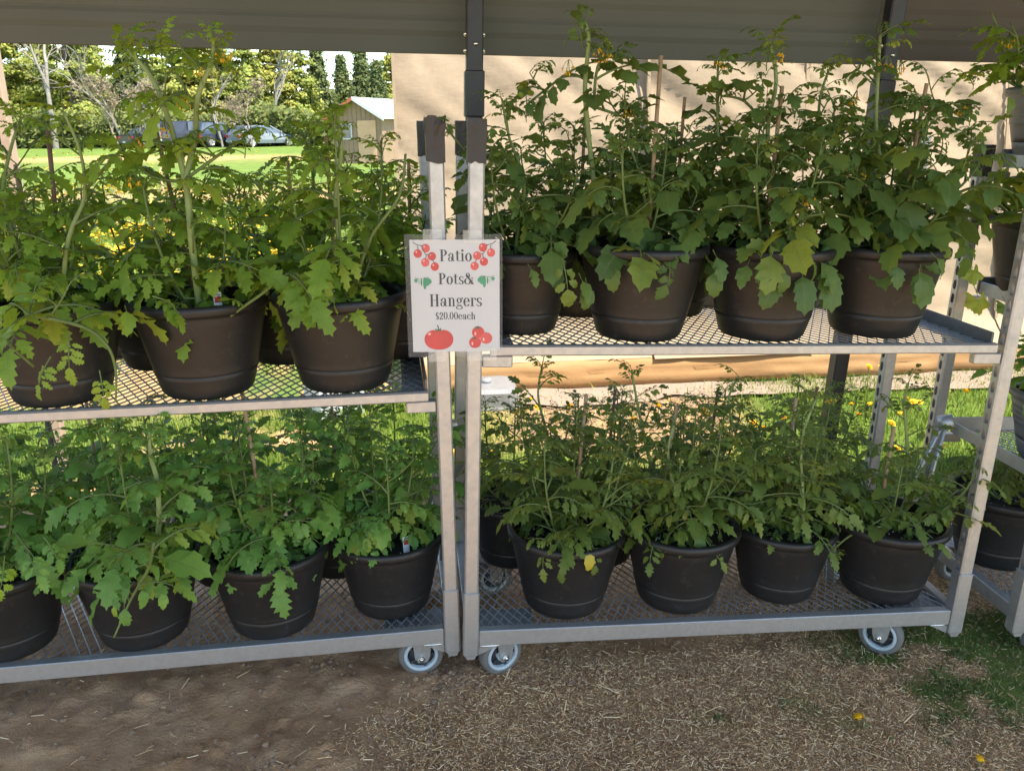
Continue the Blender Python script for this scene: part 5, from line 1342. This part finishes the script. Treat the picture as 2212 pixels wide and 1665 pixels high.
def loft(b, secs, mi=0):
    """secs: list of rings (same count) -> skinned with end caps"""
    n = len(secs[0]); v = [p for s in secs for p in s]; f = []
    for i in range(len(secs) - 1):
        for k in range(n): f.append((i*n + k, i*n + (k + 1) % n, (i + 1)*n + (k + 1) % n, (i + 1)*n + k))
    f.append(tuple(range(n - 1, -1, -1))); f.append(tuple(range((len(secs) - 1)*n, len(secs)*n))); b.add(v, f, mi, False)
def section(y, z0, z1, w, tuck=.06):
    return [(-w + tuck, y, z0), (w - tuck, y, z0), (w, y, z0 + (z1 - z0)*.35), (w - .01, y, z0 + (z1 - z0)*.75), (w - tuck, y, z1), (-w + tuck, y, z1), (-w + .01, y, z0 + (z1 - z0)*.75), (-w, y, z0 + (z1 - z0)*.35)]
def make_car(M, label, cat, kind, col, name):
    root = empty(name, M, label, cat, 'cars parked at the field edge')
    P = paint(name + '_paint', col); hw = .89 if kind == 'sedan' else .97
    L = 4.8 if kind != 'pickup' else 5.5
    belt = {'sedan': .92, 'suv': 1.08, 'pickup': 1.12, 'hatch': .95}[kind]; base = .26 if kind in ('sedan', 'hatch') else .42
    b = MB()
    if kind == 'pickup': st = [(0, base + .12, belt, hw - .04), (.06, base, belt + .02, hw), (2.2, base, belt + .02, hw), (3.6, base, belt, hw), (4.6, base, belt - .05, hw - .01), (5.3, base, belt - .12, hw - .05), (5.48, base + .1, belt - .25, hw - .12)]
    else: st = [(0, base + .14, belt - .10, hw - .10), (.07, base + .02, belt - .02, hw - .03), (.5, base, belt + .01, hw), (1.6, base, belt, hw), (3.2, base, belt - .04, hw), (3.7, base, belt - .10, hw - .01), (4.5, base, belt - .22, hw - .05), (4.75, base + .06, belt - .34, hw - .14)]
    loft(b, [section(*s) for s in st]); b.build('body', P, root)
    roof = {'sedan': 1.42, 'suv': 1.74, 'pickup': 1.82, 'hatch': 1.48}[kind]
    cab = {'sedan': [(.55, belt, .10), (1.25, roof - .03, .24), (2.1, roof, .22), (2.7, roof - .03, .24), (3.55, belt - .05, .12)], 'suv': [(.08, belt, .08), (.35, roof - .03, .20), (2.1, roof, .18), (2.7, roof - .03, .20), (3.4, belt, .10)], 'hatch': [(.15, belt, .1), (.7, roof - .04, .22), (2.0, roof, .2), (2.6, roof - .03, .22), (3.6, belt - .06, .12)], 'pickup': [(2.15, belt, .06), (2.3, roof - .02, .18), (3.0, roof, .17), (3.45, roof - .04, .18), (4.15, belt, .10)]}[kind]
    def cabin(pts, nm, m, root_):
        b = MB(); w0 = hw - .06
        # side outline with inset top
        out = []
        for (y, z, ins) in pts: out.append((y, z, w0 if z <= belt + .01 else hw - ins))
        n = len(out); v = [(-w, y, z) for (y, z, w) in out] + [(w, y, z) for (y, z, w) in out]
        f = [tuple(range(n)), tuple(range(2*n - 1, n - 1, -1))] + [(i + n, i + 1 + n, i + 1, i) for i in range(n - 1)] + [(n, 0, n - 1, 2*n - 1)]
        b.add(v, f); b.build(nm, m, root_); return out
    out = cabin(cab, 'cabin', P, root)
    def win(poly, nm='window'):
        b = MB(); b.add(poly, [tuple(range(len(poly)))]); c = sum((Vector(p) for p in poly), Vector())/len(poly)
        n_ = (Vector(poly[1]) - Vector(poly[0])).cross(Vector(poly[2]) - Vector(poly[0])).normalized()
        b2 = MB(); pv = [Vector(p) for p in poly]; cen = c
        sgn = 1 if n_.dot(cen - Vector((0, (cab[0][0] + cab[-1][0])/2, belt + .2))) > 0 else -1
        v = [cen + (p - cen)*1.0 + n_*sgn*.008 for p in pv] + [p - n_*sgn*.02 for p in pv]; k = len(pv)
        b2.add(v, [tuple(range(k)), tuple(range(2*k - 1, k - 1, -1))] + [(i, (i + 1) % k, k + (i + 1) % k, k + i) for i in range(k)]); return b2.build(nm, M_GLASS, root)
    lerp = lambda a, b_, t: tuple(a[i] + (b_[i] - a[i])*t for i in range(3))
    for s in (-1, 1):
        q = [(s*o[2], o[0], o[1]) for o in out]
        A, B, C, D, E = q; m0 = lerp(A, E, .48); m1 = lerp(B, D, .52)
        ins = lambda p, c: tuple(p[i] + (c[i] - p[i])*.16 for i in range(3))
        for quad in ((A, B, m1, m0), (m0, m1, D, E)):
            c = tuple(sum(p[i] for p in quad)/4 for i in range(3)); win([ins(p, c) for p in quad])
    A, B = out[0], out[1]; quad = [(-A[2], A[0], A[1]), (A[2], A[0], A[1]), (B[2], B[0], B[1]), (-B[2], B[0], B[1])]; c = tuple(sum(p[i] for p in quad)/4 for i in range(3)); win([tuple(p[i] + (c[i] - p[i])*.14 for i in range(3)) for p in quad], 'rear_window')
    D, E = out[3], out[4]; quad = [(-D[2], D[0], D[1]), (D[2], D[0], D[1]), (E[2], E[0], E[1]), (-E[2], E[0], E[1])]; c = tuple(sum(p[i] for p in quad)/4 for i in range(3)); win([tuple(p[i] + (c[i] - p[i])*.12 for i in range(3)) for p in quad], 'windscreen')
    if kind == 'pickup':
        cap = [(.02, belt, .05), (.22, roof - .08, .14), (1.0, roof - .05, .13), (2.05, roof - .06, .14), (2.13, belt, .05)]; o2 = cabin(cap, 'bed_cap', P, root)
        b = MB(); b.box(-hw + .12, -.03, belt - .42, hw - .12, .0, belt + .0, 0, None, .01); b.build('tailgate', paint('tailgate_grey', (.24, .25, .22)), root)
        b = MB(); b.box(-hw + .16, .03, belt + .12, hw - .22, .10, roof - .20, 0, Matrix.Translation((0, -.01, 0))); b.build('rear_window', M_GLASS, root)
    wr = .33 if kind in ('sedan', 'hatch') else .39
    for y in (.95, L - .95):
        for s in (-1, 1):
            M_ = Matrix.Translation((s*(hw - .10), y, wr)) @ Matrix.Rotation(math.pi/2, 4, 'Y')
            e = bpy.data.objects.new('wheel', None); COL.objects.link(e); e.parent = root; e.matrix_local = M_
            b = MB(); b.lathe([(wr*.62, -.11), (wr*.9, -.11), (wr, -.08), (wr, .08), (wr*.9, .11), (wr*.62, .11)], 24); b.build('tyre', M_TYRE, e)
            b = MB(); b.lathe([(0, s*.06), (wr*.2, s*.085), (wr*.5, s*.06), (wr*.64, s*.112)], 24)
            for k in range(5):
                a = k*2*math.pi/5; b.box(wr*.1, -.035, -.01, wr*.62, .035, .01, 0, Matrix.Translation((0, 0, s*.09)) @ Matrix.Rotation(a, 4, 'Z'))
            b.build('rim', M_ALLOY, e)
    for s in (-1, 1):
        b = MB(); x0, x1 = sorted((s*(hw - .42 if kind != 'pickup' else hw - .11), s*(hw - .03)))
        z0, z1 = (belt - .30, belt - .12) if kind not in ('pickup', 'suv') else (belt - .42, belt - .04)
        if kind == 'suv': x0, x1 = sorted((s*(hw - .2), s*(hw - .02)))
        b.box(x0, -.012, z0, x1, .12, z1, 0, None, .008); b.build('tail_lamp', M_TAIL, root)
        b = MB(); x0, x1 = sorted((s*(hw - .35), s*(hw - .12))); b.box(x0, L - .25, belt - .40, x1, L - .06, belt - .28, 0, None, .01); b.build('headlight', M_CHROME, root)
        b = MB(); x0, x1 = sorted((s*hw, s*(hw + .16))); b.box(x0, cab[4][0] - .45, belt, x1, cab[4][0] - .33, belt + .13, 0, None, .02); b.build('mirror', P, root)
    b = MB(); b.box(-hw + .08, -.07, base + .08, hw - .08, .05, base + .24, 0, None, .02); b.build('rear_bumper', M_CHROME if kind == 'pickup' else P, root)
    b = MB(); b.box(-.16, -.085 if kind != 'pickup' else -.082, base + .10, .16, -.071, base + .22); b.build('number_plate', M_PLATE, root)
    return root
def car_at(u, v, Y, head):
    p = pix(u, v, Y); return Matrix.Translation((p.x, Y, float(surf_z(p.x, Y)))) @ Matrix.Rotation(head, 4, 'Z')
make_car(car_at(272, 321, 61.0, -.62), 'dark navy sedan at the left end of the row of parked cars', 'car', 'sedan', (.020, .024, .040), 'sedan')
make_car(car_at(334, 321, 60.0, -.55), 'dark pickup with a grey tailgate parked beside the navy sedan', 'pickup truck', 'pickup', (.035, .042, .065), 'pickup_truck')
make_car(car_at(415, 321, 61.5, -.55), 'blue grey SUV parked beyond the pickup', 'car', 'suv', (.035, .045, .075), 'suv')
make_car(car_at(505, 321, 61.0, -.75), 'silver blue car at the right end of the row of parked cars', 'car', 'hatch', (.18, .21, .26), 'hatchback')

# ------------------------------------------------------------------ shed
p = pix(770, 207, 34.6); p.x -= 1.03
sh = empty('shed', Matrix.Translation((p.x, 34.6, float(surf_z(p.x, 34.6)))) @ Matrix.Rotation(-.35, 4, 'Z'), 'small tan shed with a white metal roof before the spruces', 'shed')
M_SHED = mat('tan_siding', (.30, .205, .135), (.25, .165, .11), 6, .8); M_RFW = mat('white_metal_roof', (.55, .56, .58), (.48, .49, .51), 4, .4); M_RTR = mat('red_roof_trim', (.45, .11, .06), None, 6, .6)
Wd, Dp, He, Hr = 2.2, 4.2, 1.75, 2.36
b = MB(); b.prism([(0, 0), (Wd, 0), (Wd, He), (Wd/2, Hr), (0, He)], 0, Dp, 'y'); b.build('wall', M_SHED, sh)
for s in (0, 1):
    b = MB(); x0, x1 = (-.22, Wd/2) if s == 0 else (Wd/2, Wd + .22)
    za, zb = (He - .02 - .085, Hr + .05) if s == 0 else (Hr + .05, He - .02 - .085)
    b.prism([(x0, za), (x1, zb), (x1, zb + .05), (x0, za + .05)], -.25, Dp + .25, 'y'); o = b.build('roof', M_RFW, sh)
    k = MB(); k.prism([(x0, za - .07), (x1, zb - .07), (x1, zb + .06), (x0, za + .06)], -.29, -.252, 'y'); k.build('verge_board', M_RTR if s == 0 else M_RFW, o)
for k in range(11):
    b = MB(); x_ = .1 + k*.2; ht = He + (Hr - He)*(1 - abs(x_ - Wd/2)/(Wd/2)) - .05; b.box(x_ - .02, -.022, .02, x_ + .02, -.003, ht); b.build('batten', M_SHED, sh)
b = MB(); b.box(1.15, -.05, .02, 1.95, -.024, 1.60, 0, None, .005); d = b.build('door', mat('orange_tan_door', (.58, .36, .22), None, 6, .7), sh)
b = MB(); b.box(1.22, -.09, .8, 1.26, -.051, .95); b.build('handle', M_TRIM, d)
b = MB(); b.box(.25, -.05, .9, .9, -.024, 1.5); w_ = b.build('window', M_RFW, sh)
b = MB(); b.box(.30, -.056, .95, .85, -.0505, 1.45); b.build('pane', M_GLASS, w_)

# ------------------------------------------------------------------ trees
def bark(name, c): return mat(name, c, tuple(q*.6 for q in c), 3, .9, bump_s=.6, bump_d=.05, bump_scale=6)
M_BARK = bark('pine_bark', (.16, .12, .095)); M_BARKG = bark('grey_bark', (.27, .25, .225)); M_NEEDLE = tone_mat('needles', .7, .2, .45)
def tufts(C, size, flat, colors, rs, out=None):
    """small needle or twig sprays round every centre C (n,3); each spray leans up and away from the tree's axis"""
    n = len(C); V = []; col = []; cs = np.array(colors)
    if out is None: out = rs.normal(0, 1, (n, 3))
    for q in range(3):
        off = rs.normal(0, 1, (n, 3))*size*.7; off[:, 2] *= flat
        N = out*.75 + np.array([0, 0, .75]) + rs.normal(0, .42, (n, 3)); N /= np.linalg.norm(N, axis=1)[:, None]
        a = rs.normal(0, 1, (n, 3)); d = a - N*(a*N).sum(1)[:, None]; d /= np.linalg.norm(d, axis=1)[:, None] + 1e-9
        s = np.cross(N, d); L = (size*rs.uniform(.5, 1.2, n))[:, None]; P = C + off
        d = d*L; s = s*L*.42
        V.append(np.stack([P - d*.5 - s*.3, P + s, P + d, P - s], 1))
        col.append(cs[rs.randint(0, len(cs), n)]*rs.uniform(.65, 1.3, (n, 1)))
    V = np.concatenate(V, 0); col = np.concatenate(col, 0); N = len(V)
    return V.reshape(-1, 3), np.arange(N*4).reshape(N, 4), np.repeat(col, 4, 0)
def conifer(x, y, h, kind, seed, label, group='trees behind the parked cars'):
    rs = np.random.RandomState(seed); rg = random.Random(seed); z0 = float(surf_z(x, y))
    root = empty('pine_tree' if kind == 'pine' else 'spruce_tree', Matrix.Translation((x, y, z0)), label, 'tree', group)
    b = MB(); b.tube([(0, 0, -.2), (.05*h*.1, 0, h*.5), (0, 0, h*.97)], [h*.016, h*.010, h*.002], 7)
    C = []
    z = h*(.16 if kind == 'pine' else .05)
    while z < h*.985:
        t = z/h
        R = (h*.26*(1 - t)**.65 + .25)*rg.uniform(.75, 1.2) if kind == 'pine' else h*.27*(1 - t)**.9 + .10
        nb = rg.randint(4, 6) if kind == 'pine' else rg.randint(6, 9)
        a0 = rg.uniform(0, 6.28)
        for k in range(nb):
            if kind == 'pine' and rg.random() < .14: continue
            a = a0 + 6.283*k/nb + rg.uniform(-.3, .3); r = R*rg.uniform(.6, 1.12)
            up = rg.uniform(.02, .22) if kind == 'pine' else rg.uniform(-.38, -.12)
            e = Vector((math.cos(a)*r, math.sin(a)*r, z + r*up)); b.tube([(0, 0, z), (e + Vector((0, 0, z)))*.5 + Vector((0, 0, .03*r - .0*z)) if kind == 'pine' else (e*.5 + Vector((0, 0, z*.5))), e], [.03*h*.1, .02*h*.1, .006*h*.1], 4, 0, False)
            m = int((44 if kind == 'pine' else 26)*max(.5, r))
            for q in range(m):
                s = (.30 + .70*rg.random()**.7) if kind == 'pine' else rg.uniform(.15, 1)
                w = .16*r*s if kind == 'pine' else .12*r
                C.append((e.x*s + rg.gauss(0, w), e.y*s + rg.gauss(0, w), z + (e.z - z)*s + rg.gauss(0, .05*r + .03)))
        z += h*rg.uniform(.045, .075) if kind == 'pine' else h*rg.uniform(.022, .034)
    b.build('trunk', M_BARK, root)
    cols = [(.20, .26, .07), (.27, .33, .085), (.36, .39, .10), (.42, .41, .11)] if kind == 'pine' else [(.11, .155, .07), (.155, .20, .08), (.21, .235, .09)]
    if seed % 3 == 0 and kind == 'pine': cols = [(q[0]*1.15, q[1]*1.02, q[2]) for q in cols]
    C = np.array(C); ou = C.copy(); ou[:, 2] = 0; ou /= np.linalg.norm(ou, axis=1)[:, None] + 1e-6
    V, F, c = tufts(C, .24 if kind == 'pine' else .22, .4 if kind == 'pine' else .8, cols, rs, ou)
    me = mesh_np('crown', V, F, M_NEEDLE, False, c); o = link('crown', me, root); o['kind'] = 'stuff'
def bare_tree(x, y, h, seed, label, lean=0.0, col=M_BARKG, haze=None, name='bare_tree'):
    rg = random.Random(seed); z0 = float(surf_z(x, y)); root = empty(name, Matrix.Translation((x, y, z0)), label, 'tree', 'trees behind the parked cars')
    tr = MB(); br = MB(); tips = []
    def grow(p, d, L, r, lev):
        n = 4; pts = [p]; dd = d.copy()
        for k in range(n):
            dd = (dd + Vector((rg.gauss(0, .10), rg.gauss(0, .10), .05))).normalized(); pts.append(pts[-1] + dd*L/n)
        (tr if lev == 0 else br).tube(pts, [r*(1 - .13*k) for k in range(n + 1)], 6 if lev < 2 else 4, 0, False)
        tips.append(pts[-1])
        if lev < 4:
            for k in range(3 if lev < 3 else 2):
                a = rg.uniform(0, 6.28); q = pts[2 + (k % 3)]
                s = dd.cross(Vector((math.cos(a), math.sin(a), .2))).normalized()
                grow(q, (dd + s*rg.uniform(.35, .8)).normalized(), L*rg.uniform(.5, .8), r*.52, lev + 1)
    grow(Vector((0, 0, -.1)), Vector((lean, 0, 1)).normalized(), h*.45, h*.017, 0)
    tr.build('trunk', col, root); br.build('branches', col, root)
    if haze is not None:
        rs = np.random.RandomState(seed); C = np.array([[q.x, q.y, q.z] for q in tips for _ in range(3)]) + rs.normal(0, h*.03, (len(tips)*3, 3))
        V, F, c = tufts(C, .16, 1, haze, rs); link('crown', mesh_np('crown', V, F, M_NEEDLE, False, c), root)['kind'] = 'stuff'

def tree_at(u, Y): return pix(u, 300, Y).x
PL = ['tall pale green pine', 'loose yellow-green pine', 'broad layered pine', 'full olive green pine']
conif = [(-60, 66, 15.5, 'pine'), (25, 70, 14.5, 'pine'), (95, 74, 17, 'pine'), (165, 68, 12.5, 'pine'), (208, 76, 10.5, 'pine'), (292, 72, 8.8, 'spruce'), (345, 78, 11, 'pine'), (395, 70, 9.4, 'pine'), (445, 69, 8.6, 'pine'), (490, 78, 8.7, 'pine'), (545, 70, 8.0, 'pine'), (600, 72, 8.4, 'pine'), (648, 74, 8.5, 'pine'), (695, 76, 8.2, 'spruce'), (746, 80, 7.2, 'spruce'), (788, 82, 8.6, 'spruce'), (820, 78, 6.6, 'spruce'), (852, 84, 8.6, 'pine'), (-150, 68, 14, 'pine')]
where = ['just inside the left edge of the view', 'at the far left behind the bare white tree', 'rising behind the bare white tree', 'right of the bare white tree', 'before a gap of sky left of the tall forked stem', 'dark spruce standing left of the tall forked stem', 'seen inside the fork of the tall tomato stem', 'behind the right arm of the forked stem', 'just right of the forked stem', 'behind the pickup at the left of the pine group', 'above the blue grey SUV', 'above the silver blue car', 'at the right end of the pine group', 'thin dark spruce beside the open sky', 'lone pointed spruce left of the shed roof', 'tallest pointed spruce above the shed roof', 'shorter spruce behind the shed roof', 'pine showing at the tarp edge', 'pine beyond the left edge']
for i, (u, Y, h, kd) in enumerate(conif):
    lb = where[i] if 'spruce' in where[i] or where[i].startswith('pine') else PL[i % 4] + ' ' + where[i]
    conifer(tree_at(u, Y), Y, h, kd, 400 + i, lb)
bare_tree(tree_at(118, 62), 62, 13, 31, 'leafless white-barked tree spreading at the far left')
bare_tree(tree_at(268, 63), 63, 9, 37, 'thin leafless tree leaning left of the tall forked stem', -.18)
bare_tree(tree_at(352, 63), 63, 6.5, 41, 'leaning dead white trunk seen through the forked stem', -.45)
bare_tree(tree_at(575, 65), 65, 9.5, 43, 'slender leafless tree standing among the pines above the silver car', .15)
bare_tree(tree_at(480, 62), 62, 6.0, 47, 'small leafless tree behind the pickup', -.1)
for (u, Y, h, sd, lb) in ((255, 60, 3.4, 53, 'pinkish leafless thicket shrub behind the navy sedan'), (300, 61, 3.2, 59, 'pinkish twiggy shrub behind the pickup'), (545, 61, 3.0, 61, 'reddish twiggy shrub behind the silver blue car')):
    bare_tree(tree_at(u, Y), Y, h*1.6, sd, lb, 0, bark('twig_bark', (.30, .235, .19)), [(.30, .235, .18), (.34, .28, .21), (.26, .22, .14)], 'bare_shrub')
# hedge of low bushes along the field edge and the wood behind it
def mass(name, n, ufrom, uto, Y0, Y1, h0, h1, cols, size, seed, label):
    rs = np.random.RandomState(seed); Y = rs.uniform(Y0, Y1, n); U = rs.uniform(ufrom, uto, n); X = (U - 1106)/1826.0*Y*1.02
    H = h0 + (h1 - h0)*fbm(X*.22, Y*.1, 3, seed); Z = surf_z(X, Y) + H*rs.uniform(0, 1, n)**.8
    ou = np.tile(np.array([[0, -1.0, 0]]), (n, 1)); V, F, c = tufts(np.stack([X, Y, Z], 1), size, .8, cols, rs, ou); tag(link(name, mesh_np(name, V, F, M_NEEDLE, False, c)), label, 'woodland', kind='stuff')
mass('undergrowth', 14000, -200, 900, 63, 68, 1.4, 3.4, [(.15, .19, .06), (.20, .24, .07), (.26, .27, .10), (.14, .17, .06)], .30, 5, 'low green undergrowth along the edge of the wood')
mass('distant_wood', 16000, -300, 600, 86, 98, 3.0, 9.5, [(.14, .18, .07), (.19, .23, .08), (.25, .27, .09)], .5, 6, 'deeper wood behind the front row of trees')
